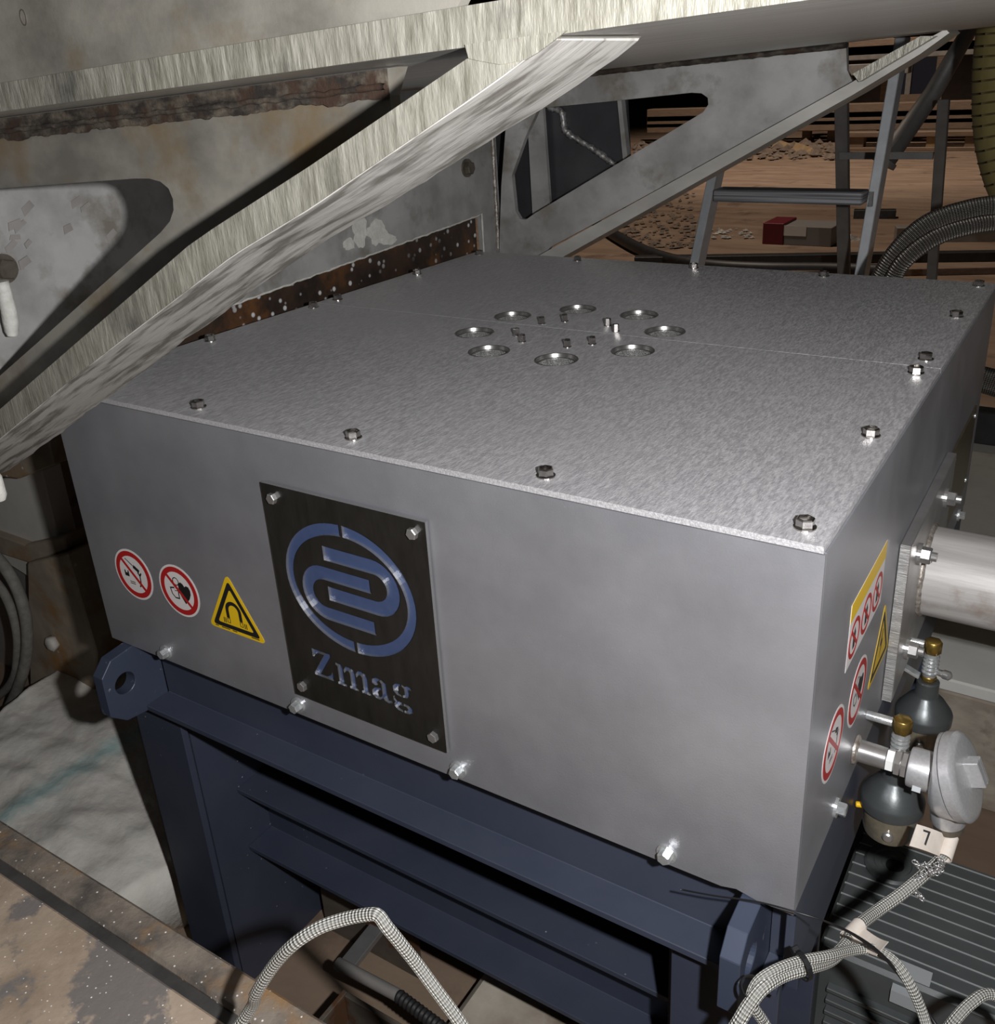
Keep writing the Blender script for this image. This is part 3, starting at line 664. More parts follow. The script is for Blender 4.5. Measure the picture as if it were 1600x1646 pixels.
cut += ony(YW, [(240, 287), (258, 292), (271, 303), (278, 320), (279, 338), (273, 356), (258, 374)]) + ony(YW, [(60, 551), (-50, 648)])
wx = on('y', YW, 641, 122).x
web = [(-.052, zA(-.05) - .0006), (wx, zA(wx) - .0006), (wx - .006, zA(wx) - .012), (wx - .01, zA(wx) - .02), (wx - .01, .60 + (wx - .505) * .46)] + [p for p in dup_[::-1] if p[0] < wx - .012]
web = [(x, z + (.0006 if i > 3 else 0)) for i, (x, z) in enumerate(web)]
prism('web_plate', 'y', web, YW, YW + .012, 'mill_plate', ob, holes=[cut])
top = [(x, zA(x) - .0008) for x in [-.04 + (wx + .03) * k / 120 for k in range(121)]]
bot = [(x, z - .0205 - .004 * noise.noise((x * 30, 4, 0)) - .003 * noise.noise((x * 110, 4, 0))) for x, z in top]
prism('weld_seam', 'y', top + bot[::-1], YW - .0035, YW - .0002, 'rust_weld', ob)['label'] = 'dark burnt and rusty weld band'
wp = [(x, YW - .0045, zA(x) - .013 + .0015 * noise.noise((x * 60, 0, 0))) for x in [-.04 + (wx + .03) * k / 150 for k in range(151)]]
tube('weld_bead', wp, [0.0022 + .0012 * abs(noise.noise((k * .7, 2, 0))) for k in range(151)], 'rust_weld', ob, 8, 0.15)
prism('weld_filler', 'y', ony(-.1712, [(748, 72), (800, 64), (860, 57), (912, 49), (890, 66), (866, 84), (846, 96), (806, 104), (772, 98), (754, 94)]), -.1716, -.1702, 'sawn_edge', ob)

# ================================================================== REAR BRACKET
rb = thing('rear_bracket', 'grey steel bracket with rounded cut-out behind the housing, rising to the right', 'bracket', (0.2, 1.15, 0.36))
Y2 = 1.15
w2 = ony(Y2, [(803, 430), (806, 300), (815, 180), (840, 131)]); w2[0] = (w2[0][0], .34)
w2[-1] = (w2[-1][0], zA(w2[-1][0]) + .0065)
t2 = ony(Y2, [(1360, 74)])[0]
w2 += [(t2[0], zA(t2[0]) + .0065)] + ony(Y2, [(1362, 112), (1372, 134), (884, 398), (868, 425)])
h2 = ony(Y2, [(866, 174), (980, 163), (1112, 149), (1128, 150), (1138, 157), (1139, 168), (1131, 180), (1118, 188), (860, 343), (846, 353), (836, 352), (829, 340), (823, 282), (845, 220)])
prism('web_plate', 'y', w2, Y2, Y2 + .012, 'mill_plate_cool', rb, holes=[h2])
fu = ony(Y2, [(868, 414), (1376, 134), (1480, 74), (1530, 47)]); fd = ony(Y2, [(892, 424), (1384, 150), (1490, 86), (1536, 53)])
fd[-1] = (fd[-1][0], fd[-1][1])
prism('lower_flange', 'y', fu + fd[::-1], 1.095, 1.2, 'brushed_under', rb)
su = ony(1.09, [(1374, 118), (1392, 132), (1500, 68), (1482, 60)])
prism('flange_stub', 'y', ony(1.09, [(1376, 118), (1386, 131), (1508, 58), (1484, 58)]), 1.07, 1.0945, 'sawn_edge', rb)
wp = [(x, Y2 - .004, zA(x) + .003) for x in [.02 + .68 * k / 90 for k in range(91)]]
tube('weld_seam', wp, [0.005 + .003 * abs(noise.noise((k * .7, 9, 0))) for k in range(91)], 'rust_weld', rb, 8, 0.1)
wp = [(-.05, Y2 - .002, z) for z in [.36 + .35 * k / 40 for k in range(41)]]

# ================================================================== COLUMN PLATE on the left (x = -.06) and its rusty beam
XW = -.06
cp = thing('column_plate', 'grey vertical steel plate with round bolts behind the sloping bracket', 'steel plate', (XW, 0.4, 0.4))
low = []
for k in range(61):
    y = -.34 + 1.47 * k / 60
    low.append((y, (.372 + .0665 * (y + .3)) if y < 1.095 else .37))
pl = [(y, .385 + .052 * (y) + .0022 * noise.noise((y * 60, 0, 0))) for y in [-.34 + 1.445 * k / 80 for k in range(81)]]
pl = pl + [(1.113, .446), (1.118, .34), (1.19, .34), (1.19, zA(XW) + .0055), (-.1, zA(XW) - .002), (-.34, .69)]
cpp = prism('plate', 'x', pl, XW - .012, XW, 'mill_plate_cool', cp)
edge = [(XW + .001, y, .385 + .052 * y + .0022 * noise.noise((y * 60, 0, 0))) for y in [.1 + 1.0 * k / 120 for k in range(121)]] + [(XW + .001, 1.114, z) for z in (.446, .42, .39, .36)]
tube('ragged_lime_edge', edge, [0.0016 + .002 * abs(noise.noise((k * .8, 4, 0))) for k in range(len(edge))], 'white_strap', cp, 7, 0.2)
me_cb = hexbolt_mesh('column_bolt', 0.024, 0.011, 0.019, 0.004)
for u, v in ((750, 270), (4, 432)):
    p = on('x', XW, u, v); put('bolt', me_cb, 'bolt_dark', (XW, p.y, p.z), (1, 0, 0), cp, .3)
wp = [(XW + .003, 1.172 + .002 * noise.noise((k * .9, 0, 0)), .345 + .36 * k / 60) for k in range(61)]
tube('weld_seam', wp, [0.0038 + .002 * abs(noise.noise((k * .9, 6, 0))) for k in range(61)], 'weld', cp, 8, 0.15)
for ucx, vcx, ru, rv, sd in ((578, 372, 11, 26, 1), (606, 372, 16, 20, 5), (625, 385, 12, 9, 9), (560, 392, 9, 10, 3)):
    ring = []
    for k in range(22):
        w = 2 * PI * k / 22; q = 1 + .45 * noise.noise((math.cos(w) * 2 + sd, math.sin(w) * 2, sd))
        ring.append((ucx + ru * q * math.cos(w), vcx + rv * q * math.sin(w)))
    prism('lime_smear', 'x', onx(XW, ring), XW + .0002, XW + .0010 + .0002 * sd, 'white_strap', cp)
# painted marks on the plate seen through the near cut-out
for i in range(16):
    u = random.choice([random.uniform(85, 210), random.uniform(8, 45)]); v = random.uniform(315, 460)
    if v > 300 + (215 - u) * 1.1 + 40: continue
    p = on('x', XW, u, v); s = random.uniform(.006, .011); t = random.uniform(.003, .006)
    a = random.uniform(-.6, .6); c, d = math.cos(a), math.sin(a)
    q = [(-s, -t), (s, -t * .6), (s * .9, t), (-s * .7, t * .8)]
    prism('paint_mark', 'x', [(p.y + x * c - y * d, p.z + x * d + y * c) for x, y in q], XW + .0002, XW + .0006 + .00012 * i, 'dull_steel', cp)
rbm = prism('rusty_beam', 'x', [(.05, .3), (1.108, .362), (1.108, .45), (.05, .425)], XW - .06, XW - .0125, 'rusty_beam')
tag(rbm, 'dark rusty beam spattered with lime beside the left edge of the lid', 'beam')
st = thing('hanging_strap', 'short white rod hanging under the round bolt at the left edge', 'rod', tuple(on('x', -.02, 15, 500)))
a = on('x', -.03, 2, 452); b = on('x', -.03, 20, 540)
tube('rod_body', catmull([a, a.lerp(b, .5) + Vector((0, .002, 0)), b], 6), [.0088, .009, .0092, .0094, .0094, .0096, .0096, .0098, .0098, .0098, .009, .0085, .006], 'white_strap', st, 12)
ke = on('y', -.16, -6, 782)
kn = tag(lathe('cable_end', [(.001, 0), (.006, .002), (.0085, .008), (.0085, .03), (.006, .036), (.001, .038)], ke + Vector((0, 0, -.019)), (0, 0, 1), 'white_strap'), 'white rounded cable end at the left edge below the sloping bracket', 'cable end')

# dark machine plates seen through the rear cut-out
dm = thing('dark_machine_panel', 'dark steel panel with a spattered weld behind the rear bracket cut-out', 'steel panel', (0.15, 1.3, 0.4))
yy = 1.29
prism('panel', 'y', (ony(yy, [(790, 120), (1005, 120), (1012, 260)]) + ony(yy, [(880, 380)]) + [(ony(yy, [(880, 380)])[0][0], FZ + .001), (ony(yy, [(790, 420)])[0][0], FZ + .001)]), yy, yy + .01, 'dark_plate', dm)
prism('panel_stiffener', 'y', ony(1.27, [(848, 160), (874, 160), (886, 330), (858, 345)]), 1.265, 1.275, 'mill_plate_cool', dm)
prism('panel_edge', 'y', ony(1.28, [(993, 130), (999, 130), (1012, 250), (1005, 258)]), 1.27, 1.288, 'mill_plate_cool', dm)
wpts = [on('y', yy - .003, u, v) for u, v in ((882, 172), (903, 180), (908, 208), (930, 225), (955, 240), (975, 255), (992, 268))]
wpts = catmull(wpts, 8)
tube('weld_seam', wpts, [.006 + .006 * abs(noise.noise((k * .6, 3, 0))) for k in range(len(wpts))], 'splatter', dm, 8, .35)

# ================================================================== TEMPERATURE SENSOR HEAD
sx = thing('temperature_sensor', 'cast silver sensor connection head screwed to the side of the housing', 'sensor', (1.033, 0.215, 0.036))
AX = (1, 0, 0)
def sxp(x): return (x, 0.215, 0.036)
lathe('sealing_tape', [(.0098, 0), (.0122, .0004), (.0122, .0075), (.0098, .008)], sxp(1.0334), AX, 'ptfe', sx, 6)
lathe('hex_fitting', [(.012, 0), (.0142, .0008), (.0142, .006), (.0128, .0068), (.0142, .0076), (.0142, .0125), (.012, .0133)], sxp(1.0418), AX, 'steel', sx, 6)
lathe('neck', [(.018, 0), (.0205, .001), (.0212, .004), (.0215, .022), (.0215, .026)], sxp(1.0555), AX, 'cast_alu', sx)
nrm = Vector((math.cos(math.radians(24)), -0.05, math.sin(math.radians(24)))).normalized()
cl_ = Vector((1.0995, 0.215, 0.040))
bodyr = [((1.0800, .215, .036), (1, 0, 0), .0214), ((1.0803, .215, .036), (1, 0, .03), .031), ((1.0825, .215, .0365), (1, 0, .1), .0380), ((1.0870, .215, .0375), (1, 0, .22), .0425), (cl_ - nrm * .0008, nrm, .0445)]
loft('body', bodyr, 'cast_alu', sx, 40)
ld = loft('screw_cap', [(cl_, nrm, .0436), (cl_ + nrm * .0006, nrm, .0455), (cl_ + nrm * .010, nrm, .0455), (cl_ + nrm * .0135, nrm, .0425), (cl_ + nrm * .0150, nrm, .037), (cl_ + nrm * .0155, nrm, .008)], 'cast_alu', sx, 40)
def obox(name, c, ax, ay, az, m, parent, bevel=.0008):
    c = Vector(c); ax, ay, az = Vector(ax), Vector(ay), Vector(az)
    return hexa(name, [c - ax - ay - az, c + ax - ay - az, c + ax + ay - az, c - ax + ay - az], [c - ax - ay + az, c + ax - ay + az, c + ax + ay + az, c - ax + ay + az], m, parent, bevel)
uz = Vector((-nrm.z, 0, nrm.x))
obox('cap_grip', cl_ + nrm * .021 + uz * .004, nrm * .008, Vector((0, .0052, 0)), uz * .0145, 'cast_alu', ld)
obox('cap_grip', cl_ + nrm * .020 + uz * -.001 + Vector((0, .0125, 0)), nrm * .0075, Vector((0, .004, 0)), uz * .0145, 'cast_alu', ld)
obox('stamp_label', (1.068, .215 - .0200, .036 - .0085), (.0042, 0, 0), (0, .0003, -.0002), (0, .0018, .0044), 'unit_label', sx, 0)
gd = Vector((0.16, 0, -1)).normalized(); g0 = Vector((1.0965, .215, .008))
lathe('conduit_boss', [(.016, -.012), (.0175, .0), (.0175, .026), (.0165, .028)], g0, gd, 'cast_alu', sx)
lathe('cable_gland', [(.0140, .0282), (.0150, .029), (.0150, .0365), (.0140, .037)], g0, gd, 'bolt_dark', sx, 24)
gland_end = g0 + gd * .0372

# ================================================================== TWO AIR REGULATORS hanging beside the frame
def regulator(px, py, dz, label):
    t = thing('pressure_regulator', label, 'regulator', (px, py, dz - .11), 'regulators beside the frame')
    lathe('bowl', [(.002, -.1145), (.020, -.1135), (.0275, -.108), (.0295, -.100), (.0295, -.0725)], (px, py, dz), (0, 0, 1), 'bowl_clear', t)
    lathe('sight_glass', [(.006, 0), (.006, .003), (.0045, .0045), (.001, .005)], (px + .004, py - .0292, dz - .093), (0.1, -1, 0), 'steel', t, 20)
    lathe('drain_plug', [(.003, 0), (.0035, .001), (.0035, .008), (.0025, .009)], (px - .0285, py - .008, dz - .079), (-1, -.35, 0), 'yellow_plastic', t, 12)
    lathe('bell_cover', [(.0300, -.072), (.0345, -.071), (.0350, -.060), (.0338, -.0565), (.0235, -.0415), (.0155, -.0335), (.0142, -.031), (.0138, -.0125), (.012, -.011)], (px, py, dz), (0, 0, 1), 'dark_plastic', t, 48)
    lathe('brass_nut', [(.0085, -.0108), (.0095, -.0098), (.0095, -.004), (.008, -.003)], (px, py, dz), (0, 0, 1), 'brass', t, 6)
    lathe('threaded_sleeve', [(.0085, -.0028)] + [(.0088 + (.0012 if k % 2 else 0), .0 + .0028 * k) for k in range(11)] + [(.0085, .0305)], (px, py, dz), (0, 0, 1), 'zinc', t, 24)
    lathe('brass_elbow', [(.009, .031), (.0105, .032), (.0105, .0475), (.009, .0485)], (px, py, dz), (0, 0, 1), 'brass', t, 6)
    lathe('feed_pipe', [(.0048, 0), (.0052, .001), (.0052, px - 1.0105 - .001), (.0048, px - 1.0105)], (1.0002, py, dz + .040), (1, 0, 0), 'zinc', t, 20)
    lathe('side_valve', [(.004, 0), (.0045, .006), (.006, .008), (.006, .015), (.003, .018)], (px + .009, py, dz + .004), (1, -.3, .1), 'steel', t, 16)
    obox('clip_handle', (px - .021, py - .012, dz + .004), (.011, .002, -.006), (0, .006, 0), (.001, 0, .002), 'zinc', t, .001)
    return t
regulator(1.0385, 0.262, 0.010, 'nearer dark bell-shaped regulator with brass elbow, beside the silver sensor head')
regulator(1.0385, 0.452, 0.000, 'further dark bell-shaped regulator with brass elbow, just below the pale pipe')

# ================================================================== CABLES AT THE RIGHT LUG
def pxpath(lst, n=8):   # (u, v, y-depth)
    return catmull([on('y', d, u, v) for u, v, d in lst], n)
c1 = [gland_end - gd * .001, gland_end + gd * .012] + [on('y', d, u, v) for u, v, d in ((1517, 1375, .195), (1490, 1402, .18), (1450, 1436, .15), (1412, 1463, .12), (1378, 1490, .08), (1360, 1518, .05), (1334, 1543, .015), (1296, 1556, -.02), (1258, 1568, -.045), (1226, 1588, -.07), (1204, 1616, -.085), (1188, 1642, -.095), (1168, 1672, -.10), (1120, 1740, -.11))]
c1 += [c1[-1] + Vector((-.03, -.02, -.18)), Vector((c1[-1].x - .05, -.16, FZ + .04)), Vector((c1[-1].x - .15, -.2, FZ + .007)), Vector((c1[-1].x - .4, -.2, FZ + .007))]
cb1 = tag(tube('sensor_cable', catmull(c1, 8), 0.0062, 'braid_cable', None, 14), 'braided cable running from the silver sensor head down past the right lifting lug', 'cable')
c2 = pxpath([(1226, 1640, -.075), (1208, 1610, -.078), (1216, 1582, -.068), (1240, 1563, -.055), (1280, 1547, -.03), (1330, 1537, .0), (1372, 1527, .035), (1402, 1526, .05), (1436, 1544, .05), (1462, 1580, .045), (1484, 1630, .04), (1500, 1690, .02)], 8)
c2 = catmull([Vector((.98, -.35, FZ + .006)), Vector((.97, -.18, FZ + .008)), Vector((.965, -.10, -.5)), on('y', -.08, 1262, 1700)], 8)[:-1] + [on('y', -.08, 1262, 1700)] + c2 + catmull([c2[-1], c2[-1] + Vector((.02, -.03, -.12)), Vector((1.10, .02, FZ + .03)), Vector((1.18, -.05, FZ + .006)), Vector((1.4, -.1, FZ + .006))], 8)[1:]
cb2 = tag(tube('sensor_cable', c2, 0.0050, 'braid_cable', None, 14), 'braided cable arching over the grey finned unit from the cable tie', 'cable')
c3 = catmull([Vector((1.02, -.05, FZ + .007)), Vector((1.06, .05, FZ + .02)), on('y', .09, 1480, 1760), on('y', .10, 1490, 1700)], 8)[:-1] + pxpath([(1490, 1700, .10), (1530, 1646, .10), (1562, 1612, .12), (1592, 1598, .14), (1640, 1620, .15)], 8)
c3 += catmull([c3[-1], c3[-1] + Vector((.05, .01, -.10)), Vector((1.33, .22, FZ + .02)), Vector((1.5, .2, FZ + .007))], 8)[1:]
tag(tube('sensor_cable', c3, 0.0056, 'braid_cable', None, 14), 'braided cable at the bottom right corner over the grey unit', 'cable')
def tie(name, pt, d, r, label, tail=None):
    t = thing(name, label, 'cable tie', tuple(pt), 'black cable ties')
    d = Vector(d).normalized(); a = d.orthogonal().normalized(); b = d.cross(a)
    lp = [Vector(pt) + (a * math.cos(w) + b * math.sin(w)) * r for w in [2 * PI * k / 20 for k in range(21)]]
    v = []; f = []
    for i, p in enumerate(lp):
        o_ = (p - Vector(pt)).normalized()
        v += [p - d * .0022, p + d * .0022, p + d * .0022 + o_ * .0013, p - d * .0022 + o_ * .0013]
    for i in range(20):
        for k in range(4): f.append((i * 4 + k, i * 4 + (k + 1) % 4, i * 4 + 4 + (k + 1) % 4, i * 4 + 4 + k))
    mesh('loop', v, f, 'black_plastic', t)
    hp = lp[14]; o_ = (hp - Vector(pt)).normalized()
    obox('lock_head', hp + o_ * .002, d * .0035, o_ * .003, d.cross(o_) * .0035, 'black_plastic', t)
    if tail: tube('tail', tail, .0011, 'black_plastic', t, 6)
    return t
i1 = on('y', -.028, 1290, 1552); j1 = on('y', -.045, 1258, 1566)
tie('cable_tie', i1, (i1 - j1), .0118, 'black cable tie around the braided cables in front of the blue frame corner')
i2 = on('y', -.072, 1210, 1590)
tie('cable_tie', i2, (0.45, -.1, 1), .0105, 'black cable tie holding the braided cables at the lifting lug hole')
wire = catmull([on('y', d, u, v) for u, v, d in ((1095, 1430, -.012), (1150, 1440, -.018), (1220, 1450, -.022), (1290, 1469, -.022), (1340, 1486, -.01), (1385, 1510, .02), (1425, 1542, .04), (1462, 1588, .05), (1492, 1628, .05), (1510, 1655, .045))], 8)
tag(tube('black_wire', wire, [.0008 if k < 30 else .0008 + .0010 * min(1, (k - 30) / 12) for k in range(len(wire))], 'black_plastic', None, 8), 'thin stiff black plastic strip bowing past the lower housing corner', 'wire')
def paper_tag(cpt, along, flag, label, number=None):
    t = thing('paper_tag', label, 'tag', tuple(cpt)); along = Vector(along).normalized(); flag = Vector(flag)
    n = along.cross(flag).normalized(); wd = .013
    lathe('wrap', [(.0068, -wd), (.0076, -wd), (.0076, wd), (.0068, wd)], cpt, along, 'paper', t, 18, True)
    v = []; f = []; N_ = 8
    for i in range(N_ + 1):
        u = i / N_; p = Vector(cpt) + flag.normalized() * .0072 + flag * u + n * (.004 * math.sin(u * 2.4))
        v += [p - along * wd, p + along * wd, p + along * wd + n * .0006, p - along * wd + n * .0006]
    for i in range(N_):
        for k in range(4): f.append((i * 4 + k, i * 4 + (k + 1) % 4, i * 4 + 4 + (k + 1) % 4, i * 4 + 4 + k))
    f += [(0, 1, 2, 3), tuple(N_ * 4 + k for k in range(4))]
    mesh('flag', v, f, 'paper', t)
    return t, n
tc_ = Vector(c1[2]); al = (Vector(c1[3]) - Vector(c1[1])); fl_ = on('y', .17, 1466, 1345) - on('y', .195, 1517, 1362)
tcen = on('y', .198, 1524, 1362)
tg, n_ = paper_tag(tcen, Vector(c1[1]) - Vector(c1[2]), fl_, 'folded paper tag marked 7 on the cable under the silver sensor head')
# the number on the tag, facing the camera side
pc7 = tcen + fl_.normalized() * .0072 + fl_ * .62
view = (CC - pc7).normalized(); nn = n_ if n_.dot(view) > 0 else -n_
xax = (-fl_).normalized(); yax = nn.cross(xax).normalized()
off = .0045 if nn.dot(n_) > 0 else .0006
bump7 = n_ * (.004 * math.sin(.62 * 2.4)) + (n_ * .0009 if nn.dot(n_) > 0 else -n_ * .0003)
mx7 = Matrix.Identity(4)
for i in range(3): mx7[i][0] = xax[i]; mx7[i][1] = yax[i]; mx7[i][2] = nn[i]; mx7[i][3] = (pc7 + bump7)[i]
text_mesh('number', '7', .022, 'tag_ink', mx7, tg)
t2c = on('y', .07, 1372, 1498); fl2 = on('y', .05, 1412, 1512) - on('y', .07, 1374, 1494)
paper_tag(t2c, on('y', .12, 1412, 1463) - on('y', .05, 1358, 1520), fl2, 'blank curled paper tag on the cable below the housing corner')
# little chain on the cable
ch = thing('bead_chain', 'fine metal chain looped round the cable below the tag marked 7', 'chain', tuple(on('y', .18, 1490, 1402)))
lk = bpy.data.meshes.new('chain_link'); 
cp_ = [(.0034 * math.cos(2 * PI * k / 14), .0021 * math.sin(2 * PI * k / 14), 0) for k in range(15)]
lk = tube_mesh('chain_link', cp_, .00055, 6)
path = [(1472, 1386), (1480, 1394), (1490, 1390), (1498, 1398), (1508, 1392), (1514, 1384), (1512, 1398), (1502, 1404), (1492, 1404), (1478, 1410), (1471, 1418), (1470, 1430), (1477, 1438), (1484, 1446)]
for k, q in enumerate(catmull([on('y', .165, u, v) for u, v in path], 4)):
    link('link', lk, 'steel', ch, mx=Matrix.Translation(q) @ Matrix.Rotation(k * 1.3, 4, 'Y') @ Matrix.Rotation(k * PI / 2 + .4, 4, 'X'))

# ================================================================== GREY FINNED UNIT (lower right)
UZ = -0.5
gu = thing('finned_unit', 'grey ribbed motor housing standing under the right corner of the frame', 'motor', (1.2, 0.5, FZ))
ux0, ux1, uy0, uy1 = 0.945, 1.62, 0.418, 0.69
box('body', (ux0, uy0, FZ + .0005), (ux1, uy1, UZ), 'unit_grey', gu, .006)
nr = 11
for k in range(nr):
    y = uy0 + .018 + k * (uy1 - uy0 - .03) / (nr - 1)
    box('rib', (ux0 + .004, y - .0009, UZ - .001), (ux1 - .004, y + .0009, UZ + .0012), 'unit_line', gu)
for k in range(7):
    z = UZ - .065 - k * .024
    box('cooling_fin', (ux0 + .02, uy0 - .012, z - .008), (ux1 - .01, uy0 + .001, z), 'unit_grey', gu, .001)
p = on('z', UZ, 1435, 1392)
kb = lathe('round_cover', [(.044, -.002), (.044, .004), (.040, .008), (.030, .0085), (.028, .006), (.018, .006), (.016, .004), (.0003, .004)], (p.x, p.y, UZ), (0, 0, 1), 'unit_grey', gu, 40)
lathe('socket', [(.014, .0042), (.014, .006), (.0003, .0061)], (p.x + .004, p.y - .003, UZ), (0, 0, 1), 'dark_gap', kb, 24)
box('label_plate', (1.055, uy0 + .004, UZ + .0036), (1.10, uy0 + .03, UZ + .0044), 'unit_label', gu)
box('label_plate', (1.053, uy0 - .0135, UZ - .035), (1.092, uy0 + .0005, UZ - .012), 'unit_label', gu)
box('junction_box', (1.36, uy0 - .06, UZ - .15), (1.50, uy0 - .0125, UZ - .03), 'unit_grey', gu, .004)

# ================================================================== CONCRETE BLOCK behind the pipe
BZ = -0.45; by0 = on('z', BZ, 1555, 1098).y
bk = thing('concrete_block', 'pale concrete plinth behind the pipe with stained brown front', 'concrete block', (1.4, 1.8, FZ))
box('plinth', (0.72, by0 + .0, FZ + .0005), (2.6, 2.62, BZ - .0305), 'stone_brown', bk, .006)
box('white_edge_slab', (0.72, by0 - .004, BZ - .03), (2.6, by0 + .16, BZ), 'concrete_white', bk, .004)
box('top_slab', (0.72, by0 + .1605, BZ - .03), (2.6, 2.62, BZ - .0015), 'concrete', bk, .004)
rl = thing('dark_rail', 'dark steel rail with holes on the far edge of the concrete plinth', 'rail', (1.4, 2.55, BZ))
box('rail_body', (0.73, 2.50, BZ), (2.55, 2.56, BZ + .11), 'black_rubber', rl, .004)
for k in range(8): lathe('white_patch', [(.012, 0), (.012, .001), (.0005, .0011)], (0.80 + k * .13, 2.4998, BZ + .06 + .01 * (k % 2)), (0, -1, 0), 'card_white', rl, 16)

# ================================================================== HOSES at the right
def hose(lst, r, label, name='braided_hose', m='braid_hose', grp=None, n=10):
    o = tube(name, catmull([on('y', d, u, v) for u, v, d in lst], n), r, m, None, 20); return tag(o, label, 'hose', grp)
hose([(1395, 520, 1.42), (1418, 450, 1.42), (1448, 402, 1.42), (1492, 363, 1.44), (1545, 343, 1.46), (1605, 333, 1.48), (1700, 335, 1.5), (1900, 400, 1.55), (2200, 640, 1.6)], .0235, 'outer braided steel hose arching up behind the rear edge of the lid', grp='braided hoses behind the housing')
hose([(1420, 520, 1.36), (1437, 448, 1.36), (1462, 412, 1.36), (1505, 382, 1.38), (1552, 366, 1.40), (1605, 358, 1.42), (1700, 360, 1.44), (1900, 430, 1.48), (2150, 660, 1.5)], .0165, 'inner braided steel hose nested under the larger arch behind the lid', grp='braided hoses behind the housing')
hose([(1440, 585, 1.9), (1560, 606, 1.9), (1620, 622, 1.9), (1700, 650, 1.9), (1900, 760, 1.9), (2200, 900, 1.9)], .034, 'short run of braided hose beside the rear corner of the housing', grp='braided hoses behind the housing')
# ribbed olive duct
od = thing('ribbed_duct', 'olive green ribbed flexible duct at the upper right edge', 'duct', tuple(on('y', 2.0, 1650, 300)))
path = catmull([on('y', 2.0, u, v) for u, v in ((1900, -1500), (1760, -600), (1680, -120), (1650, 60), (1644, 150), (1650, 230), (1676, 300), (1740, 370), (1840, 420), (2050, 520), (2400, 700))], 14)
dense = catmull(path, 3); R0 = .108
tube('duct_wall', dense, R0, 'olive_hose', od, 36)
fr_ = frames(dense); acc = 0; nxt = .0
for i in range(1, len(fr_)):
    acc += (fr_[i][0] - fr_[i - 1][0]).length
    if acc >= nxt:
        p, t, a, b = fr_[i]; nxt += .0235
        tilt = t
        tube('rib', [p + (a * math.cos(w) + b * math.sin(w)) * (R0 - .0004) for w in [2 * PI * k / 32 for k in range(33)]], .0026, 'olive_rib', od, 6)

# ================================================================== STEPLADDER
LY = 2.2
la = thing('stepladder', 'aluminium stepladder standing behind the housing', 'ladder', tuple(on('y', LY, 1260, 900)))
def stile(name, u0, v0, u1, v1, y0, y1, w, d, zmin, m='ladder_alu'):
    a = on('y', y0, u0, v0); b = on('y', y1, u1, v1)
    dr = (b - a); k = (zmin - a.z) / dr.z; b = a + dr * k
    sx_ = Vector((w / 2, 0, 0)); sy = Vector((0, d / 2, 0))
    return hexa(name, [b - sx_ - sy, b + sx_ - sy, b + sx_ + sy, b - sx_ + sy], [a - sx_ - sy, a + sx_ - sy, a + sx_ + sy, a - sx_ + sy], m, la, .002)
stile('stile', 1452, 60, 1386, 440, LY + .10, LY, .028, .07, FZ)
stile('stile', 1185, 120, 1121, 425, LY + .08, LY, .028, .07, FZ)
stile('rear_leg', 1352, 60, 1356, 350, LY + .75, LY + .95, .045, .035, FZ, 'dull_steel')
stile('rear_leg', 1518, 160, 1505, 350, LY + .75, LY + .95, .035, .035, FZ, 'dull_steel')
def rung(v0, v1, m='ladder_grip'):
    a = on('y', LY - .01, 1148 - (v0 - 305) * .2, v0); b = on('y', LY - .01, 1398 - (v0 - 305) * .16, v0 + 14)
    z = (a.z + b.z) / 2
    box('rung', (a.x + .012, LY - .045, z - .018), (b.x - .012, LY + .035, z + .018), m, la, .003)
rung(308, 0); rung(520, 0); rung(700, 0)
a = on('y', LY + .9, 1356, 248); b = on('y', LY + .9, 1505, 248)
box('rear_brace', (a.x, LY + .84, a.z - .012), (b.x, LY + .86, a.z + .012), 'dull_steel', la)
hg = on('y', LY - .02, 1396, 318); box('rung_bracket', (hg.x + .008, LY - .05, hg.z - .02), (hg.x + .018, LY - .036, hg.z + .02), 'zinc', la)
dp = thing('steel_pole', 'dark slanting steel pole crossing behind the stepladder', 'pole', tuple(on('y', 3.4, 1420, 262)))
tube('pole_tube', [on('y', 3.6, 1575, 20), on('y', 3.5, 1500, 150), on('y', 3.4, 1424, 258)], [.028, .034, .04], 'dull_steel', dp, 12)
lathe('pole_foot', [(.05, 0), (.05, .02), (.04, .022)], on('y', 3.4, 1424, 258) + Vector((-.01, 0, -.015)), Vector((.5, .3, 1)), 'dull_steel', dp, 16)

# ================================================================== FAR HALL: pallets, bars, scraps
yb = on('z', FZ, 1500, 243).y
def plank(name, y0, y1, u0, u1, vt, vb, m, parent):
    a = on('y', y0, u0, vt); b = on('y', y0, u1, vb)
    return box(name, (a.x, y0, b.z), (b.x, y1, a.z), m, parent, .01)
pa = thing('pallet', 'low wooden pallet with an orange block behind the stepladder', 'pallet', tuple(on('z', FZ, 1500, 243)))
for k in range(5): plank('deck_board', yb + k * .3, yb + k * .3 + .22, 1360, 1600, 213, 219, 'wood', pa)
for k in range(4):
    u = 1366 + k * 62
    for j in range(2): plank('block', yb + .04 + j * 1.1, yb + .24 + j * 1.1, u, u + 22, 219.3, 237, 'wood_orange' if k == 2 else 'wood', pa)
for k in range(3): plank('bottom_board', yb + k * .55, yb + k * .55 + .25, 1360, 1600, 237.3, 243, 'wood', pa)
rk = thing('timber_rack', 'timber storage rack with stacked boards in the dark background behind the ladder', 'rack', tuple(on('z', FZ, 1480, 235)))
yr = yb + 1.9
for u in (1300, 1342, 1424, 1588):
    a = on('y', yr, u, 60); b = on('y', yr, u + 13, 60)
    box('post', (a.x, yr, FZ), (b.x, yr + .15, a.z + .4), 'wood', rk)
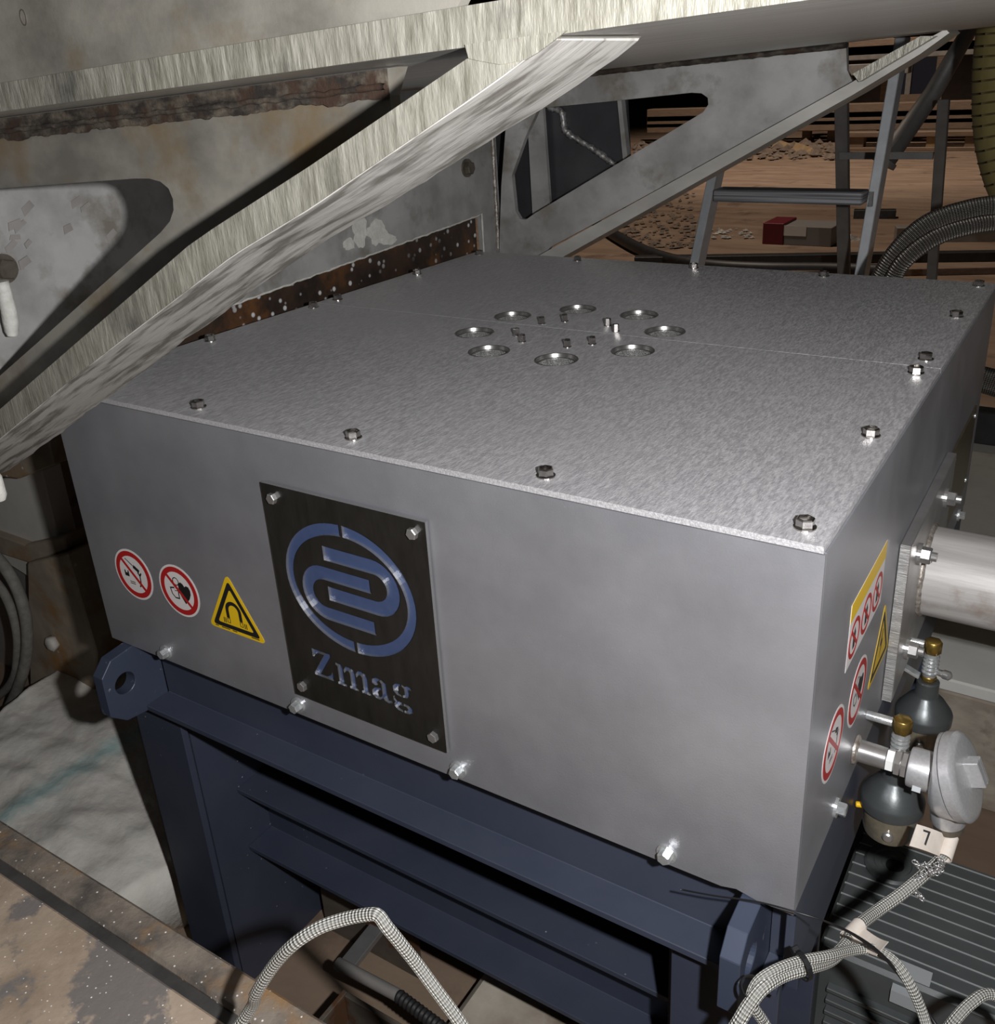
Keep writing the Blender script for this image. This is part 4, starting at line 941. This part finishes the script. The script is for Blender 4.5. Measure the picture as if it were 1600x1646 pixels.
for vt, vb, m in ((70, 76, 'wood'), (79, 84, 'dull_steel'), (176, 184, 'wood'), (187, 196, 'wood'), (199, 206, 'wood')):
    for k in range(2): plank('board', yr - .3 + k * .65, yr - .002 + k * .5, 1040 if vt > 100 else 1296, 1640, vt, vb, m, rk)
plank('board', yr - .32, yr - .02, 1362, 1460, 104, 118, 'dull_steel', rk)
wn = thing('blue_container', 'dark navy blue container with a pale frame in the far background', 'container', tuple(on('y', 21, 1475, 150)))
a = on('y', 21, 1450, 88); b = on('y', 21, 1502, 150)
box('panel', (a.x, 21, FZ), (b.x, 22, a.z), 'navy', wn)
m_ = on('y', 21, 1464, 100).x
box('frame_bar', (m_ - .04, 20.92, b.z), (m_ + .06, 20.9995, a.z), 'dull_steel', wn)
box('frame_bar', (b.x, 20.92, FZ), (b.x + .16, 20.9995, a.z), 'wood', wn)
box('frame_bar', (a.x, 20.92, b.z - .2), (b.x - .001, 20.9995, b.z - .001), 'wood', wn)
# low bundled profiles lying on the floor
def floorbar(u0, v0, u1, v1, h, w, label, m='dull_steel', name='steel_bar'):
    a = on('z', FZ, u0, v0); b = on('z', FZ, u1, v1); d = (b - a).normalized(); n = Vector((-d.y, d.x, 0)) * w
    o = hexa(name, [a, b, b + n, a + n], [p + Vector((0, 0, h)) for p in (a, b, b + n, a + n)], m, None, .003)
    return tag(o, label, 'bar')
floorbar(1010, 452, 1660, 440, .05, .12, 'dull steel bar on the floor just behind the lid edge', 'wood')
floorbar(1020, 428, 1660, 420, .07, .10, 'dark profile bar lying behind the first floor bar', 'black_rubber')
floorbar(1440, 390, 1700, 388, .12, .15, 'grey beam on the floor behind the braided hoses')
floorbar(1372, 352, 1440, 352, .08, .12, 'dark timber on the floor between the ladder legs', 'black_rubber')
fh = [on('z', FZ + .05, u, v) for u, v in ((960, 360), (1000, 385), (1040, 405), (1090, 420), (1150, 428), (1230, 432), (1330, 433), (1420, 436))]
tag(tube('floor_hose', catmull(fh, 8), .05, 'black_rubber', None, 14), 'thick black rubber hose curving along the floor behind the rear bracket', 'hose')
# ---
ct = thing('carton', 'small carton with a dark red end and white label on the hall floor', 'carton', tuple(on('z', FZ, 1290, 392)))
a = on('z', FZ, 1226, 392); b = on('z', FZ, 1350, 388)
zt = on('y', a.y, 1226, 358).z
box('body', (a.x + .09 * 2, a.y, FZ), (b.x, a.y + .35, zt - .02), 'carton_grey', ct, .004)
box('red_end', (a.x, a.y - .01, FZ), (a.x + .1785, a.y + .36, zt), 'carton_red', ct, .004)
l0 = on('y', a.y, 1254, 362); l1 = on('y', a.y, 1296, 380)
box('paper_label', (l0.x, a.y - .004, l1.z), (l1.x, a.y - .0005, l0.z), 'card_white', ct)
# cardboard scraps and foil
def scrap(u, v, s, label, m='wood_orange', cat='cardboard', name='cardboard_scrap'):
    p = on('z', FZ, u, v); vv = []
    for (x, y, z) in ((-1, -.3, 0), (.2, -.6, .0), (1, .1, .0), (.1, .6, 0), (-.7, .1, .7), (.1, -.1, .5), (.6, .3, .25)):
        vv.append(p + Vector((x, y, z)) * s)
    f = [(0, 1, 5, 4), (1, 2, 6, 5), (0, 4, 3), (3, 4, 5, 6), (2, 3, 6), (0, 3, 2, 1)]
    return tag(mesh(name, vv, f, m), label, cat)
scrap(1262, 240, .24, 'torn tan cardboard flap on the rubble heap left of the ladder'); scrap(1292, 243, .2, 'smaller tan cardboard piece right of the torn flap')
scrap(1366, 386, .10, 'crumpled foil scrap beside the carton', 'scrap', 'foil', 'foil_scrap')
def stones(name, n, region, smin, smax, m):
    v = []; f = []
    for i in range(n):
        u = random.uniform(region[0], region[2]); w = random.uniform(region[1], region[3]); p = on('z', FZ, u, w); s = random.uniform(smin, smax)
        k = len(v)
        for (x, y, z) in ((1, 0, .3), (0, 1, .25), (-1, 0, .35), (0, -1, .3), (.15, .1, .9), (0, 0, -.1)):
            v.append(p + Vector((x * random.uniform(.6, 1.2), y * random.uniform(.6, 1.2), z * random.uniform(.6, 1.2))) * s)
        f += [(k + 0, k + 1, k + 4), (k + 1, k + 2, k + 4), (k + 2, k + 3, k + 4), (k + 3, k + 0, k + 4), (k + 1, k + 0, k + 5), (k + 2, k + 1, k + 5), (k + 3, k + 2, k + 5), (k + 0, k + 3, k + 5)]
    return mesh(name, v, f, m)
tag(stones('rubble_heap', 260, (1020, 232, 1340, 258), .03, .13, 'rubble'), 'heap of small rubble along the floor left of the ladder', 'rubble', kind='stuff')
tag(stones('floor_debris', 320, (1000, 280, 1115, 400), .012, .05, 'rubble'), 'loose gravel and debris on the floor below the rear bracket', 'debris', kind='stuff')
tag(stones('foil_bits', 40, (1130, 368, 1215, 385), .012, .04, 'scrap'), 'shiny metal shavings scattered near the carton', 'shavings', kind='stuff')

# ================================================================== FOREGROUND RUSTY PLATE (lower left)
PZ = -0.15
e0 = onz(PZ, [(-80, 1262), (0, 1316), (412, 1571), (525, 1642), (640, 1716)]); g0_ = onz(PZ, [(-80, 1332), (0, 1380), (409, 1642), (520, 1716)]); g1_ = onz(PZ, [(-80, 1352), (0, 1402), (371, 1646), (500, 1730)])
yE = sum(p[1] for p in e0[1:4]) / 3; yG0 = sum(p[1] for p in g0_[1:3]) / 2; yG1 = sum(p[1] for p in g1_[1:3]) / 2
fg_ = thing('rusty_steel_plate', 'rusty speckled steel plate with a groove in the lower left foreground', 'steel plate', (.2, -.4, PZ - .06))
box('edge_bar', (-.5, yG0, PZ - .06), (.98, yE, PZ), 'rust_edge', fg_, .004)
box('groove', (-.5, yG1, PZ - .06), (.98, yG0 - .0002, PZ - .006), 'groove_dark', fg_)
box('plate', (-.5, -.95, PZ - .06), (.98, yG1 - .0002, PZ - .001), 'rust_plate', fg_, .003)

# ================================================================== WHITE FABRIC on the floor at the left
ZB = -.6
bv = []; bf = []; nx_, ny_ = 150, 110
pA = on('z', ZB, -80, 1195); pB = on('z', ZB, 186, 1000); pC = on('z', ZB, 286, 1388); pD = on('z', ZB, -80, 1600)
for j in range(ny_ + 1):
    for i in range(nx_ + 1):
        u = i / nx_; w = j / ny_
        p = (pD * (1 - u) + pC * u) * (1 - w) + (pA * (1 - u) + pB * u) * w
        z = .02 * noise.noise((p.x * 4, p.y * 4, 0)) + .012 * noise.noise((p.x * 11, p.y * 15, 2)) + .003 * noise.noise((p.x * 22, p.y * 30, 5)) + .0012 * noise.noise((p.x * 70, p.y * 90, 5))
        ed = min(u, 1 - u, w, 1 - w); dr = -.03 * max(0, 1 - ed / .02) ** 2
        bv.append((p.x, p.y, ZB + z + dr))
k0 = len(bv)
for j in range(ny_):
    for i in range(nx_): a = j * (nx_ + 1) + i; bf.append((a, a + 1, a + nx_ + 2, a + nx_ + 1))
ringi = [i for i in range(nx_ + 1)] + [j * (nx_ + 1) + nx_ for j in range(1, ny_ + 1)] + [ny_ * (nx_ + 1) + i for i in range(nx_ - 1, -1, -1)] + [j * (nx_ + 1) for j in range(ny_ - 1, 0, -1)]
for r in ringi: bv.append((bv[r][0], bv[r][1], FZ + .001))
for i in range(len(ringi)):
    bf.append((ringi[i], ringi[(i + 1) % len(ringi)], k0 + (i + 1) % len(ringi), k0 + i))
bf.append(tuple(k0 + i for i in range(len(ringi))))
bl = mesh('woven_sack', bv, bf, 'white_fabric', None, smooth=True)
tag(bl, 'white woven sack with a teal stripe lying left of the blue frame', 'sack')

# ================================================================== DARK CORNER at the far left
LYY = 0.42
lc = thing('rusty_column', 'dark rusty machine column with a grey panel in the shadow left of the housing', 'column', tuple(on('y', LYY, 80, 1060)))
def quad(name, y, pts, t, m, parent, bevel=.003): return prism(name, 'y', ony(y, pts), y, y + t, m, parent, bevel=bevel)
quad('grey_panel', LYY, [(-60, 785), (66, 755), (105, 915), (62, 938), (-60, 860)], .05, 'left_panel', lc)
quad('top_bar', LYY - .06, [(-60, 760), (-60, 728), (75, 690), (86, 748), (30, 770)], .05, 'left_rust', lc)
quad('column_body', LYY - .04, [(44, 905), (108, 890), (156, 1050), (150, 1160), (50, 1180)], .12, 'left_rust', lc)
quad('bracket_arm', LYY - .02, [(-60, 840), (40, 876), (104, 862), (106, 884), (46, 905), (-60, 870)], .06, 'left_rust', lc)
quad('side_web', LYY + .02, [(-60, 880), (46, 905), (50, 1180), (-60, 1220)], .04, 'dull_steel', lc)
p = on('y', LYY - .041, 88, 1032); lathe('bolt_head', [(.02, 0), (.02, .014), (.014, .018)], (p.x, p.y, p.z), (0, -1, 0), 'left_panel', lc, 6)
def lhose(lst, r, label): tag(tube('rubber_hose', catmull([on('y', LYY - .12, u, v) for u, v in lst], 10), r, 'rope', None, 12), label, 'hose', 'hoses in the dark left corner')
lhose([(-40, 860), (10, 915), (36, 970), (44, 1030), (34, 1090), (6, 1150), (-40, 1200)], .0135, 'outermost grey hose loop in the dark left corner')
lhose([(-40, 900), (4, 950), (24, 1000), (28, 1050), (16, 1100), (-40, 1150)], .0105, 'inner grey hose loop in the dark left corner')

# ================================================================== CLUTTER UNDER THE FRAME
jk = thing('steel_bracket_box', 'rusty open steel box with a clamp bar on the floor under the blue frame', 'box', tuple(on('z', FZ, 590, 1640)))
o_ = on('z', -.55, 560, 1600); w_ = .13; d_ = .11
bx0, by_ = o_.x - .02, o_.y - .1
box('base', (bx0, by_, FZ + .0005), (bx0 + w_, by_ + d_, FZ + .01), 'rusty_box', jk)
for a_, c_ in (((bx0, by_, FZ + .0105), (bx0 + .008, by_ + d_, -.56)), ((bx0 + w_ - .008, by_, FZ + .0105), (bx0 + w_, by_ + d_, -.56)),
               ((bx0 + .0085, by_ + d_ - .008, FZ + .0105), (bx0 + w_ - .0085, by_ + d_, -.56)), ((bx0 + .0085, by_, FZ + .0105), (bx0 + w_ - .0085, by_ + .008, -.59))):
    box('side_wall', a_, c_, 'rusty_box', jk, .001)
box('lining', (bx0 + .012, by_ + .012, FZ + .0105), (bx0 + w_ - .012, by_ + d_ - .012, FZ + .05), 'rubble', jk, .01)
p0 = on('z', -.545, 542, 1548); p1 = on('z', -.545, 640, 1600); p2 = on('z', -.545, 730, 1668)
tr_ = thing('threaded_rod', 'threaded rod lying across the rusty box under the frame', 'rod', tuple(p0))
lathe('smooth_end', [(.008, 0), (.0095, .001), (.0095, (p1 - p0).length)], p0, p1 - p0, 'dull_steel', tr_, 16)
L_ = (p2 - p1).length; npf = int(L_ / .004)
lathe('thread', [(.009 + (.0014 if k % 2 else 0), L_ * k / npf) for k in range(npf + 1)], p1 + (p2 - p1) * .001, p2 - p1, 'black_rubber', tr_, 16)
a = on('z', -.62, 596, 1492); b = on('z', -.62, 540, 1562); d = (b - a).normalized(); n = Vector((-d.y, d.x, 0)) * .028
tag(hexa('flat_bar', [a, b, b + n, a + n], [q + Vector((0, 0, .012)) for q in (a, b, b + n, a + n)], 'flange_steel', None, .001), 'light grey flat steel bar leading back under the frame', 'bar')
a = on('z', -.66, 690, 1560)
tag(box('broken_concrete', (.445, a.y - .22, FZ + .0005), (.80, a.y + .25, -.665), 'stone_brown', None, .012), 'broken brown concrete slab on the floor under the frame', 'concrete slab')
a = on('z', -.7, 500, 1570)
box_ = thing('dark_gusset', 'dark steel gusset plate with two holes on the floor under the frame', 'steel plate', (a.x, a.y, FZ))
prism('gusset_plate', 'y', [(a.x - .08, FZ + .001), (a.x + .14, FZ + .001), (a.x + .14, FZ + .10), (a.x + .07, FZ + .2), (a.x - .02, FZ + .2), (a.x - .08, FZ + .1)], a.y + .12, a.y + .132, 'rusty_box', box_, holes=[circle(a.x + .0, FZ + .12, .014, 20), circle(a.x + .05, FZ + .15, .012, 20)])
gj = on('z', -.62, 458, 1592)
tag(lathe('glass_jar', [(.018, 0), (.022, .004), (.023, .05), (.020, .056), (.020, .062), (.018, .062), (.018, .05), (.019, .006)], (gj.x, gj.y, FZ + .001), (0, 0, 1), 'bowl_clear', None, 28), 'small clear jar standing at the foot of the blue upright', 'jar')
# loop of braided cable in front of the frame
lo = [on('y', d, u, v) for u, v, d in ((350, 1720, -.33), (386, 1646, -.325), (412, 1596, -.32), (440, 1552, -.31), (472, 1518, -.30), (512, 1492, -.285), (555, 1477, -.27), (592, 1470, -.262), (608, 1472, -.26), (622, 1490, -.26), (645, 1518, -.255), (672, 1552, -.25), (700, 1590, -.25), (724, 1622, -.25), (745, 1652, -.25), (790, 1720, -.25))]
lo = [Vector((lo[0].x - .06, -.52, -.1455)), Vector((lo[0].x - .02, -.43, -.1450))] + lo[1:] + [lo[-1] + Vector((.05, .02, -.16)), Vector((lo[-1].x + .10, -.15, FZ + .03)), Vector((lo[-1].x + .22, -.05, FZ + .006)), Vector((lo[-1].x + .45, .0, FZ + .006))]
lo[2] = lo[2] + (CC - lo[2]) * 0.0
tag(tube('braided_cable', catmull(lo, 8), .0054, 'braid_cable', None, 14), 'single braided cable looping up in front of the blue frame at bottom left', 'cable')
